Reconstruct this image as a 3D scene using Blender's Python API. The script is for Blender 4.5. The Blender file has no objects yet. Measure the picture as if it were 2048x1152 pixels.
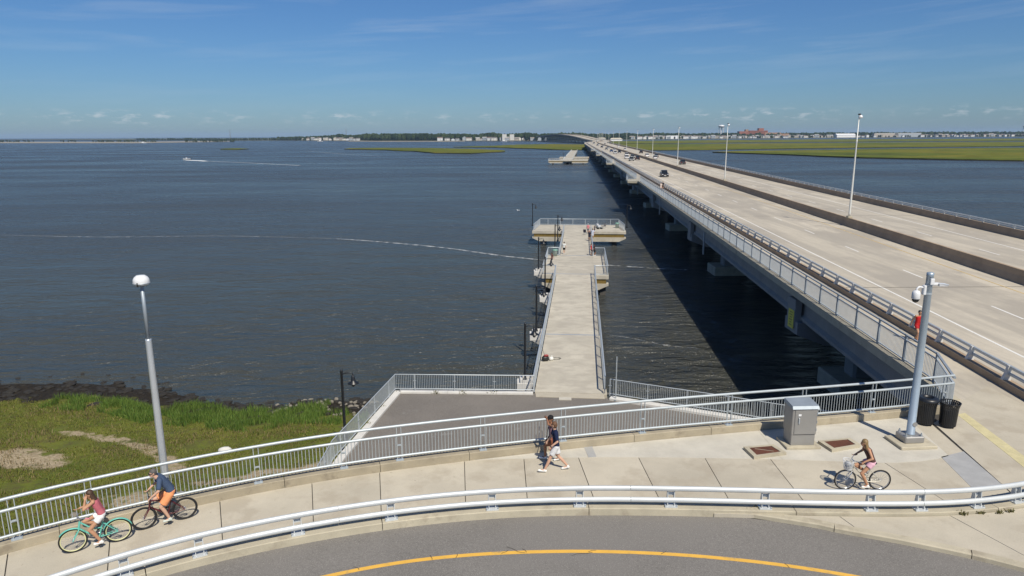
import bpy, math, random
from mathutils import Vector, Matrix, noise
random.seed(7)
sc = bpy.context.scene
col = sc.collection
R = math.radians
# ---------------------------------------------------------------- camera, sky, sun, exposure
CAM_H = 19.0
FPX = 1390.0                      # focal length in pixels of a 2048 wide frame
PITCH = math.atan(306 / FPX)
ROLL = R(0.3)
cam_d = bpy.data.cameras.new('camera')
cam_d.sensor_width = 36.0
cam_d.lens = FPX / 2048 * 36.0
cam_d.clip_start = 0.1
cam_d.clip_end = 60000
cam = bpy.data.objects.new('camera', cam_d)
col.objects.link(cam)
_fw = Vector((0, math.cos(PITCH), -math.sin(PITCH)))
_u0 = Vector((0, math.sin(PITCH), math.cos(PITCH)))
_r0 = Vector((1, 0, 0))
_rt = _r0 * math.cos(ROLL) - _u0 * math.sin(ROLL)
_up = _u0 * math.cos(ROLL) + _r0 * math.sin(ROLL)
_m = Matrix((_rt, _up, -_fw)).transposed().to_4x4()
_m.translation = (0, 0, CAM_H)
cam.matrix_world = _m
sc.camera = cam

SUN_AZ = math.atan2(0.38, -0.925)     # compass style: x = sin, y = cos
SUN_EL = R(51)
sun_d = bpy.data.lights.new('sun', 'SUN')
sun_d.energy = 5.0
sun_d.angle = R(0.53)
sun_d.color = (1.0, 0.925, 0.79)
sun = bpy.data.objects.new('sun', sun_d)
col.objects.link(sun)
_sd = Vector((math.sin(SUN_AZ) * math.cos(SUN_EL), math.cos(SUN_AZ) * math.cos(SUN_EL), math.sin(SUN_EL)))
sun.rotation_euler = _sd.to_track_quat('Z', 'Y').to_euler()
sun.location = (20, -40, 80)

world = bpy.data.worlds.new('World')
sc.world = world
world.use_nodes = True
wn = world.node_tree
wn.nodes.clear()
def WN(t, **k):
    n = wn.nodes.new(t)
    for a, b in k.items():
        setattr(n, a, b)
    return n
w_out = WN('ShaderNodeOutputWorld')
w_bg = WN('ShaderNodeBackground')
w_bg.inputs['Strength'].default_value = 0.058
w_sky = WN('ShaderNodeTexSky', sky_type='NISHITA', sun_disc=False)
w_sky.sun_elevation = SUN_EL
w_sky.sun_rotation = SUN_AZ
w_sky.altitude = 0
w_sky.air_density = 1.1
w_sky.dust_density = 0.35
w_sky.ozone_density = 10.0
# clouds: a band of small fair weather cumulus low over the land and thin cirrus higher up
w_tc = WN('ShaderNodeTexCoord')
w_sep = WN('ShaderNodeSeparateXYZ')
wn.links.new(w_tc.outputs['Generated'], w_sep.inputs[0])
def wmath(op, a, b=None, clamp=False):
    n = WN('ShaderNodeMath', operation=op, use_clamp=clamp)
    for i, x in enumerate((a, b)):
        if x is None: continue
        if isinstance(x, (int, float)): n.inputs[i].default_value = x
        else: wn.links.new(x, n.inputs[i])
    return n.outputs[0]
def wramp(x, stops):
    n = WN('ShaderNodeValToRGB')
    e = n.color_ramp.elements
    while len(e) < len(stops): e.new(0.5)
    for i, (p, v) in enumerate(stops):
        e[i].position = p; e[i].color = (v, v, v, 1)
    wn.links.new(x, n.inputs[0])
    return n.outputs[0]
el = wmath('ARCSINE', w_sep.outputs['Z'])                                   # elevation in radians
az = wmath('ARCTAN2', w_sep.outputs['X'], w_sep.outputs['Y'])
w_c1 = WN('ShaderNodeCombineXYZ')
wn.links.new(wmath('MULTIPLY', az, 24.0), w_c1.inputs[0]); wn.links.new(wmath('MULTIPLY', el, 70.0), w_c1.inputs[1])
w_n1 = WN('ShaderNodeTexNoise'); w_n1.inputs['Scale'].default_value = 1.9; w_n1.inputs['Detail'].default_value = 6; w_n1.inputs['Roughness'].default_value = 0.62
wn.links.new(w_c1.outputs[0], w_n1.inputs['Vector'])
band = wramp(wmath('MULTIPLY', el, 10.0), [(0.12, 0), (0.20, 0.7), (0.25, 1), (0.30, 0.5), (0.35, 0)])
w_n3 = WN('ShaderNodeTexNoise'); w_n3.inputs['Scale'].default_value = 5.0; w_n3.inputs['Detail'].default_value = 2
w_c3 = WN('ShaderNodeCombineXYZ'); wn.links.new(az, w_c3.inputs[0]); wn.links.new(w_c3.outputs[0], w_n3.inputs['Vector'])
cum = wmath('MULTIPLY', wmath('MULTIPLY', wramp(w_n1.outputs['Fac'], [(0.52, 0), (0.66, 1)]), band), wramp(w_n3.outputs['Fac'], [(0.38, 0.1), (0.6, 1.0)]))
w_c2 = WN('ShaderNodeCombineXYZ')
wn.links.new(wmath('MULTIPLY', az, 3.2), w_c2.inputs[0])
wn.links.new(wmath('ADD', wmath('MULTIPLY', el, 42.0), wmath('MULTIPLY', az, -2.2)), w_c2.inputs[1])
w_n2 = WN('ShaderNodeTexNoise'); w_n2.inputs['Scale'].default_value = 1.1; w_n2.inputs['Detail'].default_value = 7; w_n2.inputs['Roughness'].default_value = 0.6; w_n2.inputs['Distortion'].default_value = 0.35
wn.links.new(w_c2.outputs[0], w_n2.inputs['Vector'])
hi = wramp(wmath('MULTIPLY', el, 4.0), [(0.1, 0.1), (0.45, 0.8), (1.0, 1.0)])
cir = wmath('MULTIPLY', wramp(w_n2.outputs['Fac'], [(0.50, 0), (0.85, 0.6)]), hi)
w_mx = WN('ShaderNodeMix', data_type='RGBA'); w_mx.inputs[7].default_value = (10.5, 11.2, 11.8, 1)
wn.links.new(wmath('ADD', wmath('MULTIPLY', cum, 0.62), wmath('MULTIPLY', cir, 0.46), clamp=True), w_mx.inputs[0])
w_wb = WN('ShaderNodeMix', data_type='RGBA', blend_type='MULTIPLY'); w_wb.inputs[0].default_value = 1.0; w_wb.inputs[7].default_value = (0.85, 1.08, 1.31, 1)   # camera white balance
wn.links.new(w_sky.outputs[0], w_wb.inputs[6])
wn.links.new(w_wb.outputs[2], w_mx.inputs[6])
wn.links.new(w_mx.outputs[2], w_bg.inputs[0])
wn.links.new(w_bg.outputs[0], w_out.inputs[0])

vs = sc.view_settings
vs.view_transform = 'Standard'
vs.look = 'None'
vs.exposure = 0.1
vs.gamma = 1.0
vs.use_curve_mapping = False
sc.cycles.max_bounces = 6
sc.cycles.volume_bounces = 0
sc.cycles.use_denoising = True

# ---------------------------------------------------------------- helpers
def at(px, py, z):
    """ground position (metres) of a survey point measured on a 2048 px wide frame, at height z"""
    d = _fw * FPX + _rt * (px - 1024) - _up * (py - 576)
    t = (z - CAM_H) / d.z
    return Vector((d.x * t, d.y * t, z))
def atY(px, py, Y):
    d = _fw * FPX + _rt * (px - 1024) - _up * (py - 576)
    t = Y / d.y
    return Vector((d.x * t, Y, CAM_H + d.z * t))

ORG = {}
class MB:
    def __init__(s): s.v = []; s.f = []; s.mi = []; s.cur = 0
    def add(s, vs_, fs_):
        o = len(s.v); s.v += [tuple(p) for p in vs_]
        for f in fs_:
            s.f.append(tuple(i + o for i in f)); s.mi.append(s.cur)
        return s
    def box(s, c, d, rz=0, ch=0.0):
        x, y, z = d[0] / 2, d[1] / 2, d[2] / 2
        ca, sa = math.cos(rz), math.sin(rz)
        def T(a, b, e): return (c[0] + a * ca - b * sa, c[1] + a * sa + b * ca, c[2] + e)
        if ch <= 0:
            vs_ = [T(a, b, e) for e in (-z, z) for a, b in ((-x, -y), (x, -y), (x, y), (-x, y))]
            fs_ = [(3, 2, 1, 0), (4, 5, 6, 7), (0, 1, 5, 4), (1, 2, 6, 5), (2, 3, 7, 6), (3, 0, 4, 7)]
            return s.add(vs_, fs_)
        rings = [(-z, ch), (-z + ch, 0), (z - ch, 0), (z, ch)]
        vs_ = []
        for e, i in rings:
            X, Y = x - i, y - i
            k = ch if i == 0 else ch * 0.5
            vs_ += [T(a, b, e) for a, b in ((-X + k, -Y), (X - k, -Y), (X, -Y + k), (X, Y - k), (X - k, Y), (-X + k, Y), (-X, Y - k), (-X, -Y + k))]
        fs_ = [tuple(reversed(range(8)))]
        for r in range(3):
            for i in range(8):
                j = (i + 1) % 8
                fs_.append((r * 8 + i, r * 8 + j, r * 8 + 8 + j, r * 8 + 8 + i))
        fs_.append(tuple(range(24, 32)))
        return s.add(vs_, fs_)
    def bar(s, p, q, w, h, up=(0, 0, 1)):
        p, q, up = Vector(p), Vector(q), Vector(up)
        d = (q - p).normalized()
        if abs(d.dot(up)) > 0.95: up = Vector((0, 1, 0)) if abs(d.y) < 0.9 else Vector((1, 0, 0))
        sd = d.cross(up).normalized(); u = sd.cross(d)
        vs_ = [o + sd * a * w / 2 + u * b * h / 2 for o in (p, q) for a, b in ((-1, -1), (1, -1), (1, 1), (-1, 1))]
        return s.add(vs_, [(3, 2, 1, 0), (4, 5, 6, 7), (0, 1, 5, 4), (1, 2, 6, 5), (2, 3, 7, 6), (3, 0, 4, 7)])
    def tube(s, pts, r, n=8, closed=False, caps=True, sx=1.0, up=None):
        pts = [Vector(p) for p in pts]; m = len(pts)
        rr = [r] * m if isinstance(r, (int, float)) else list(r)
        T = []
        for i in range(m):
            a = pts[(i - 1) % m] if (closed or i > 0) else pts[0]
            b = pts[(i + 1) % m] if (closed or i < m - 1) else pts[-1]
            d = b - a
            T.append(d.normalized() if d.length > 1e-9 else Vector((0, 0, 1)))
        ref = Vector(up) if up else (Vector((0, 0, 1)) if abs(T[0].z) < 0.9 else Vector((1, 0, 0)))
        vs_ = []; N = None
        for i in range(m):
            if N is None: N = (ref - T[i] * ref.dot(T[i])).normalized()
            else:
                N = N - T[i] * N.dot(T[i])
                N = N.normalized() if N.length > 1e-6 else T[i].orthogonal().normalized()
            B = T[i].cross(N)
            for k in range(n):
                a = 2 * math.pi * k / n
                vs_.append(pts[i] + N * math.cos(a) * rr[i] + B * math.sin(a) * rr[i] * sx)
        fs_ = []
        for i in range(m if closed else m - 1):
            j = (i + 1) % m
            for k in range(n):
                l = (k + 1) % n
                fs_.append((i * n + k, i * n + l, j * n + l, j * n + k))
        if caps and not closed:
            k0 = len(vs_); vs_ += vs_[:n] + vs_[(m - 1) * n:m * n]          # own vertices so that smooth sides keep their ends crisp
            fs_.append(tuple(reversed(range(k0, k0 + n)))); fs_.append(tuple(range(k0 + n, k0 + 2 * n)))
        return s.add(vs_, fs_)
    def lathe(s, prof, n=16, c=(0, 0, 0)):
        vs_ = [(c[0] + r * math.cos(2 * math.pi * k / n), c[1] + r * math.sin(2 * math.pi * k / n), c[2] + z) for r, z in prof for k in range(n)]
        fs_ = [(i * n + k, i * n + (k + 1) % n, (i + 1) * n + (k + 1) % n, (i + 1) * n + k) for i in range(len(prof) - 1) for k in range(n)]
        fs_.append(tuple(reversed(range(n)))); fs_.append(tuple(range((len(prof) - 1) * n, len(prof) * n)))
        return s.add(vs_, fs_)
    def sph(s, c, r, nu=10, nv=7):
        rx, ry, rz = (r, r, r) if isinstance(r, (int, float)) else r
        vs_ = [(c[0], c[1], c[2] - rz)]
        for i in range(1, nv):
            a = -math.pi / 2 + math.pi * i / nv
            for k in range(nu):
                b = 2 * math.pi * k / nu
                vs_.append((c[0] + rx * math.cos(a) * math.cos(b), c[1] + ry * math.cos(a) * math.sin(b), c[2] + rz * math.sin(a)))
        vs_.append((c[0], c[1], c[2] + rz)); L = len(vs_) - 1
        fs_ = [(0, 1 + (k + 1) % nu, 1 + k) for k in range(nu)]
        for i in range(nv - 2):
            for k in range(nu):
                l = (k + 1) % nu; a = 1 + i * nu
                fs_.append((a + k, a + l, a + nu + l, a + nu + k))
        a = 1 + (nv - 2) * nu
        fs_ += [(a + k, a + (k + 1) % nu, L) for k in range(nu)]
        return s.add(vs_, fs_)
    def cap(s, p, q, r1, r2, n=10):
        """tapered limb with round ends"""
        p, q = Vector(p), Vector(q); d = (q - p).normalized()
        pts = []; rr = []
        for a in (0.15, 0.55, 0.85): pts.append(p - d * r1 * math.cos(a * math.pi / 2)); rr.append(r1 * math.sin(a * math.pi / 2))
        pts.append(p); rr.append(r1); pts.append(q); rr.append(r2)
        for a in (0.85, 0.55, 0.15): pts.append(q + d * r2 * math.cos(a * math.pi / 2)); rr.append(r2 * math.sin(a * math.pi / 2))
        return s.tube(pts, rr, n)
    def prism(s, poly, z0, z1):
        n = len(poly)
        a = sum(poly[i][0] * poly[(i + 1) % n][1] - poly[(i + 1) % n][0] * poly[i][1] for i in range(n))
        if a < 0: poly = list(reversed(poly))
        vs_ = [(p[0], p[1], z0) for p in poly] + [(p[0], p[1], z1) for p in poly]
        fs_ = [tuple(reversed(range(n))), tuple(range(n, 2 * n))]
        fs_ += [(i, (i + 1) % n, n + (i + 1) % n, n + i) for i in range(n)]
        return s.add(vs_, fs_)
    def sheet(s, poly, z):
        n = len(poly)
        a = sum(poly[i][0] * poly[(i + 1) % n][1] - poly[(i + 1) % n][0] * poly[i][1] for i in range(n))
        if a < 0: poly = list(reversed(poly))
        return s.add([(p[0], p[1], z) for p in poly], [tuple(range(n))])
    def sweep(s, path, prof):
        """prof: closed list of (offset to the left of the path, z); ends capped"""
        m = len(path); n = len(prof); vs_ = []
        for i in range(m):
            a = Vector(path[max(i - 1, 0)][:2]); b = Vector(path[min(i + 1, m - 1)][:2])
            d = (b - a).normalized(); nx, ny = -d.y, d.x
            zz = path[i][2] if len(path[i]) > 2 else 0
            for o, z in prof: vs_.append((path[i][0] + nx * o, path[i][1] + ny * o, z + zz))
        fs_ = [(i * n + k, i * n + (k + 1) % n, (i + 1) * n + (k + 1) % n, (i + 1) * n + k) for i in range(m - 1) for k in range(n)]
        fs_.append(tuple(reversed(range(n)))); fs_.append(tuple(range((m - 1) * n, m * n)))
        return s.add(vs_, fs_)
    def mesh(s, name, mats, smooth=False, org=(0, 0, 0)):
        me = bpy.data.meshes.new(name)
        ox, oy, oz = org
        me.from_pydata([(a - ox, b - oy, c - oz) for a, b, c in s.v], [], s.f)
        for m in (mats if isinstance(mats, (list, tuple)) else [mats]): me.materials.append(m)
        if any(s.mi): me.polygons.foreach_set('material_index', s.mi)
        if smooth: me.polygons.foreach_set('use_smooth', [True] * len(me.polygons))
        me.update()
        return me
    def build(s, name, mats, parent=None, smooth=False, org=None):
        o_ = ORG.get(parent, (0, 0, 0)) if parent is not None else (org or (0, 0, 0))
        me = s.mesh(name, mats, smooth, o_)
        o = bpy.data.objects.new(name, me); col.objects.link(o)
        if parent is not None:
            o.parent = parent; ORG[o] = o_
        else:
            o.location = o_; ORG[o] = tuple(o_)
        return o
def inst(name, me, parent, loc, rz=0.0, scale=None):
    """one more piece that shares mesh data; loc is in world metres"""
    o = bpy.data.objects.new(name, me); col.objects.link(o)
    g = ORG.get(parent, (0, 0, 0)); o.parent = parent
    o.location = (loc[0] - g[0], loc[1] - g[1], loc[2] - g[2]); o.rotation_euler = (0, 0, rz)
    if scale: o.scale = scale
    return o
def tag(o, label=None, cat=None, group=None, kind=None):
    if label: o['label'] = label
    if cat: o['category'] = cat
    if group: o['group'] = group
    if kind: o['kind'] = kind
    return o
def thing(name, label, cat, loc=(0, 0, 0), rz=0.0, group=None, local=False):
    o = bpy.data.objects.new(name, None); col.objects.link(o)
    o.empty_display_size = 0.2
    o.location = loc; o.rotation_euler = (0, 0, rz)
    ORG[o] = (0, 0, 0) if local else tuple(loc)
    return tag(o, label, cat, group)
def copy_tree(root, loc, rz, label, group=None):
    r = root.copy(); col.objects.link(r); r.location = loc; r.rotation_euler = (0, 0, rz); r['label'] = label
    if group: r['group'] = group
    for ch in root.children:
        c = ch.copy(); col.objects.link(c); c.parent = r
        for g in ch.children:
            d = g.copy(); col.objects.link(d); d.parent = c
    return r
def catmull(pts, step=0.5):
    pts = [Vector((p[0], p[1])) for p in pts]
    P = [pts[0] * 2 - pts[1]] + pts + [pts[-1] * 2 - pts[-2]]
    out = []
    for i in range(1, len(P) - 2):
        a, b, c, d = P[i - 1:i + 3]
        n = max(2, int((c - b).length / step))
        for k in range(n):
            t = k / n
            out.append(0.5 * ((2 * b) + (c - a) * t + (2 * a - 5 * b + 4 * c - d) * t * t + (3 * b - a - 3 * c + d) * t ** 3))
    out.append(pts[-1])
    return [(p.x, p.y) for p in out]
def offset(path, o):
    m = len(path); out = []
    for i in range(m):
        a = Vector(path[max(i - 1, 0)]); b = Vector(path[min(i + 1, m - 1)])
        d = (b - a).normalized(); out.append((path[i][0] - d.y * o, path[i][1] + d.x * o))
    return out
def lengths(path):
    L = [0.0]
    for a, b in zip(path, path[1:]): L.append(L[-1] + math.dist(a[:2], b[:2]))
    return L
def along(path, s, L=None):
    L = L or lengths(path)
    s = min(max(s, 0), L[-1] - 1e-6)
    for i in range(len(L) - 1):
        if L[i + 1] >= s:
            t = (s - L[i]) / (L[i + 1] - L[i]); a, b = path[i], path[i + 1]
            return (a[0] + (b[0] - a[0]) * t, a[1] + (b[1] - a[1]) * t, math.atan2(b[1] - a[1], b[0] - a[0]))
def sub(path, s0, s1, step=0.5):
    L = lengths(path); n = max(1, int((s1 - s0) / step))
    return [along(path, s0 + (s1 - s0) * k / n, L)[:2] for k in range(n + 1)]
def relax(path, it=120):
    p = [Vector(q) for q in path]
    for _ in range(it):
        p = [p[0]] + [p[i] * 0.5 + (p[i - 1] + p[i + 1]) * 0.25 for i in range(1, len(p) - 1)] + [p[-1]]
    return [(q.x, q.y) for q in p]
def yx(path, x):
    for a, b in zip(path, path[1:]):
        if a[0] <= x <= b[0]: return a[1] + (b[1] - a[1]) * (x - a[0]) / max(b[0] - a[0], 1e-9)
    return path[0][1] if x < path[0][0] else path[-1][1]

# ---------------------------------------------------------------- materials
MATS = {}
def mat(name, base, rough=0.7, metal=0.0, var=0.0, scale=3.0, base2=None, bump=0.0, bscale=None, detail=4.0, spec=0.5, fine=None, coord='world', stretch=(1, 1, 1), stain=None, speck=None, streak=None, objvar=0.0):
    m = bpy.data.materials.new(name); m.use_nodes = True
    nt = m.node_tree; b = nt.nodes['Principled BSDF']
    b.inputs['Roughness'].default_value = rough; b.inputs['Metallic'].default_value = metal
    b.inputs['Specular IOR Level'].default_value = spec
    c = (*base, 1)
    b.inputs['Base Color'].default_value = c
    MATS[name] = m
    if not (var or base2 or bump or fine or stain or speck or objvar): return m
    N = nt.nodes.new; Lk = nt.links.new
    if coord == 'world':
        src = N('ShaderNodeNewGeometry').outputs['Position']
    else:
        src = N('ShaderNodeTexCoord').outputs['Object']
    mp = N('ShaderNodeMapping'); mp.inputs['Scale'].default_value = stretch
    Lk(src, mp.inputs[0]); vec = mp.outputs[0]
    def nz(sc_, det=detail, ro=0.6):
        n = N('ShaderNodeTexNoise'); n.inputs['Scale'].default_value = sc_; n.inputs['Detail'].default_value = det; n.inputs['Roughness'].default_value = ro
        Lk(vec, n.inputs['Vector']); return n.outputs['Fac']
    def ramp(x, stops):
        n = N('ShaderNodeValToRGB'); e = n.color_ramp.elements
        while len(e) < len(stops): e.new(0.5)
        for i, (p, v) in enumerate(stops):
            e[i].position = p; e[i].color = (*v, 1) if isinstance(v, (tuple, list)) else (v, v, v, 1)
        Lk(x, n.inputs[0]); return n.outputs[0]
    def mix(f, a, b_, mode='MIX'):
        n = N('ShaderNodeMix'); n.data_type = 'RGBA'; n.blend_type = mode
        for i, x in ((0, f), (6, a), (7, b_)):
            if isinstance(x, (int, float)): n.inputs[i].default_value = x
            elif isinstance(x, tuple): n.inputs[i].default_value = (*x[:3], 1)
            else: Lk(x, n.inputs[i])
        return n.outputs[2]
    b2 = base2 or tuple(x * (1 - var) for x in base)
    colr = mix(ramp(nz(scale), [(0.3, 0.0), (0.7, 1.0)]), base, b2)
    if fine:
        fs_, fa = fine
        colr = mix(1.0, colr, ramp(nz(fs_, 3, 0.7), [(0.25, 1 - fa), (0.75, 1 + 0.0)]), 'MULTIPLY')
    if stain:
        ss, sc_col, thr = stain
        colr = mix(ramp(nz(ss, 6, 0.65), [(thr, 0.0), (min(thr + 0.13, 1), 0.75)]), colr, sc_col)
    if streak:
        ss, scol, thr, st_ = streak
        mp2 = N('ShaderNodeMapping'); mp2.inputs['Scale'].default_value = st_; mp2.inputs['Rotation'].default_value = (0, 0, math.atan(0.085)); Lk(src, mp2.inputs[0])
        n2 = N('ShaderNodeTexNoise'); n2.inputs['Scale'].default_value = ss; n2.inputs['Detail'].default_value = 5; n2.inputs['Roughness'].default_value = 0.6
        Lk(mp2.outputs[0], n2.inputs['Vector'])
        colr = mix(ramp(n2.outputs['Fac'], [(thr, 0.0), (min(thr + 0.16, 1), 0.7)]), colr, scol)
    if objvar:
        oi = N('ShaderNodeObjectInfo')
        colr = mix(1.0, colr, ramp(oi.outputs['Random'], [(0.0, 1 - objvar), (1.0, 1.0)]), 'MULTIPLY')
    if speck:
        sp, scol, thr = speck
        colr = mix(ramp(nz(sp, 2, 0.5), [(thr, 0.0), (min(thr + 0.08, 1), 1.0)]), colr, scol)
    Lk(colr, b.inputs['Base Color'])
    if bump:
        bp = N('ShaderNodeBump'); bp.inputs['Strength'].default_value = bump; bp.inputs['Distance'].default_value = 0.02
        Lk(nz(bscale or scale * 6, 5, 0.65), bp.inputs['Height']); Lk(bp.outputs[0], b.inputs['Normal'])
    return m
M_walk = mat('walk_concrete', (0.555, 0.505, 0.405), 0.85, 0, 0.16, 0.7, bump=0.15, bscale=40, fine=(30, 0.18), stain=(0.8, (0.385, 0.34, 0.265), 0.50), speck=(7, (0.33, 0.29, 0.23), 0.69), objvar=0.13)
M_pad = mat('pad_concrete', (0.57, 0.54, 0.465), 0.85, 0, 0.2, 0.9, bump=0.15, bscale=40, fine=(32, 0.16), stain=(1.1, (0.42, 0.395, 0.34), 0.55))
M_kerb = mat('kerb_concrete', (0.46, 0.40, 0.29), 0.88, 0, 0.25, 1.3, bump=0.25, bscale=30, fine=(45, 0.2), stain=(1.7, (0.22, 0.185, 0.135), 0.55), objvar=0.2)
M_kerb2 = mat('parapet_concrete', (0.52, 0.47, 0.355), 0.88, 0, 0.22, 1.1, bump=0.25, bscale=30, fine=(45, 0.18), stain=(1.3, (0.30, 0.26, 0.195), 0.55), objvar=0.12)
M_joint = mat('joint_filler', (0.055, 0.05, 0.043), 0.9, 0, 0.3, 8)
M_deck = mat('bridge_deck_concrete', (0.575, 0.52, 0.42), 0.8, 0, 0.26, 0.16, fine=(5, 0.14), streak=(0.8, (0.33, 0.30, 0.25), 0.45, (1, 0.05, 1)), stain=(0.22, (0.31, 0.28, 0.235), 0.47), stretch=(1, 0.4, 1))
M_bar = mat('barrier_concrete', (0.40, 0.30, 0.205), 0.9, 0, 0.25, 0.7, fine=(14, 0.2), stain=(0.6, (0.29, 0.215, 0.15), 0.55))
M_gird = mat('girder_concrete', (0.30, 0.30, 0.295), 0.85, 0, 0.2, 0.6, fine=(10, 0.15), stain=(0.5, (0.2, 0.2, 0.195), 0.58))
M_pier = mat('pier_concrete', (0.57, 0.53, 0.44), 0.85, 0, 0.26, 0.3, fine=(6, 0.2), stain=(0.75, (0.36, 0.33, 0.275), 0.47), stretch=(1, 1.5, 1), bump=0.1, bscale=20, objvar=0.08)
M_white = mat('pale_concrete', (0.60, 0.59, 0.56), 0.8, 0, 0.15, 1.2, stain=(2.0, (0.40, 0.37, 0.31), 0.62))
M_asph = mat('asphalt', (0.225, 0.212, 0.195), 0.92, 0, 0.16, 0.35, fine=(20, 0.42), speck=(38, (0.31, 0.295, 0.27), 0.60), stain=(0.25, (0.175, 0.165, 0.152), 0.47), bump=0.3, bscale=60)
M_asph2 = mat('old_asphalt', (0.21, 0.19, 0.168), 0.92, 0, 0.22, 0.35, fine=(16, 0.35), stain=(0.7, (0.25, 0.24, 0.225), 0.62), speck=(50, (0.30, 0.29, 0.27), 0.63))
M_yel = mat('yellow_paint', (0.80, 0.46, 0.075), 0.75, 0, 0.12, 2.5, fine=(40, 0.2), stain=(2.6, (0.36, 0.25, 0.11), 0.57))
M_yel2 = mat('worn_yellow_paint', (0.60, 0.44, 0.20), 0.8, 0, 0.2, 0.8, fine=(8, 0.25))
M_yel3 = mat('pale_yellow_tactile', (0.66, 0.59, 0.34), 0.8, 0, 0.2, 2.5, fine=(30, 0.3), stain=(3, (0.40, 0.36, 0.27), 0.58))
M_whp = mat('white_road_paint', (0.78, 0.77, 0.73), 0.75, 0, 0.1, 1.2, fine=(12, 0.2))
M_alu = mat('white_rail_coating', (0.60, 0.63, 0.64), 0.45, 0.2, 0.10, 1.8, fine=(30, 0.08))
M_rail = mat('dull_rail_coating', (0.47, 0.52, 0.545), 0.45, 0.25, 0.14, 1.8, fine=(30, 0.1))
M_galv = mat('galvanised_steel', (0.52, 0.57, 0.61), 0.42, 0.35, 0.14, 2.5, fine=(40, 0.12))
M_galv2 = mat('weathered_galvanised_steel', (0.36, 0.41, 0.455), 0.5, 0.35, 0.18, 2.0, fine=(30, 0.15))
M_pole = mat('blue_grey_pole_steel', (0.40, 0.48, 0.555), 0.4, 0.4, 0.10, 1.5, fine=(25, 0.08))
M_silver = mat('silver_pole', (0.62, 0.65, 0.67), 0.3, 0.6, 0.08, 2)
M_cab = mat('cabinet_aluminium', (0.34, 0.335, 0.325), 0.42, 0.45, 0.10, 2.0, fine=(40, 0.08), coord='obj')
M_blk = mat('black_paint', (0.014, 0.016, 0.02), 0.4, 0, 0.2, 6)
M_blk2 = mat('black_plastic', (0.02, 0.02, 0.02), 0.5, 0, 0.1, 9)
M_rust = mat('rusty_plate', (0.155, 0.055, 0.03), 0.85, 0.1, 0.4, 4, fine=(35, 0.35), stain=(3, (0.26, 0.14, 0.10), 0.62), bump=0.3, bscale=30)
M_grey = mat('steel_plate', (0.44, 0.44, 0.43), 0.6, 0.15, 0.16, 2.2, fine=(50, 0.15))
M_glassw = mat('lamp_white', (0.68, 0.69, 0.70), 0.25, 0, 0.04, 6)
M_timb = mat('stained_timber', (0.23, 0.155, 0.035), 0.85, 0, 0.35, 2.2, fine=(14, 0.3), stain=(2.0, (0.12, 0.09, 0.035), 0.6))
M_pile = mat('wet_pile', (0.10, 0.095, 0.085), 0.8, 0, 0.4, 1.5, fine=(8, 0.3))
M_rock = mat('riprap_stone', (0.27, 0.245, 0.20), 0.9, 0, 0.4, 2.5, fine=(12, 0.35), coord='obj')
M_rockd = mat('weedy_stone', (0.028, 0.024, 0.018), 0.85, 0, 0.5, 2.0, fine=(10, 0.4), coord='obj')
M_sign = mat('yellow_sign_face', (0.70, 0.62, 0.09), 0.6, 0, 0.08, 4)
M_ink = mat('dark_ink', (0.05, 0.05, 0.045), 0.7)
M_lens = mat('dark_dome', (0.012, 0.012, 0.014), 0.08)
M_green = mat('green_bin_plastic', (0.16, 0.30, 0.25), 0.5, 0, 0.15, 3)
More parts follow.
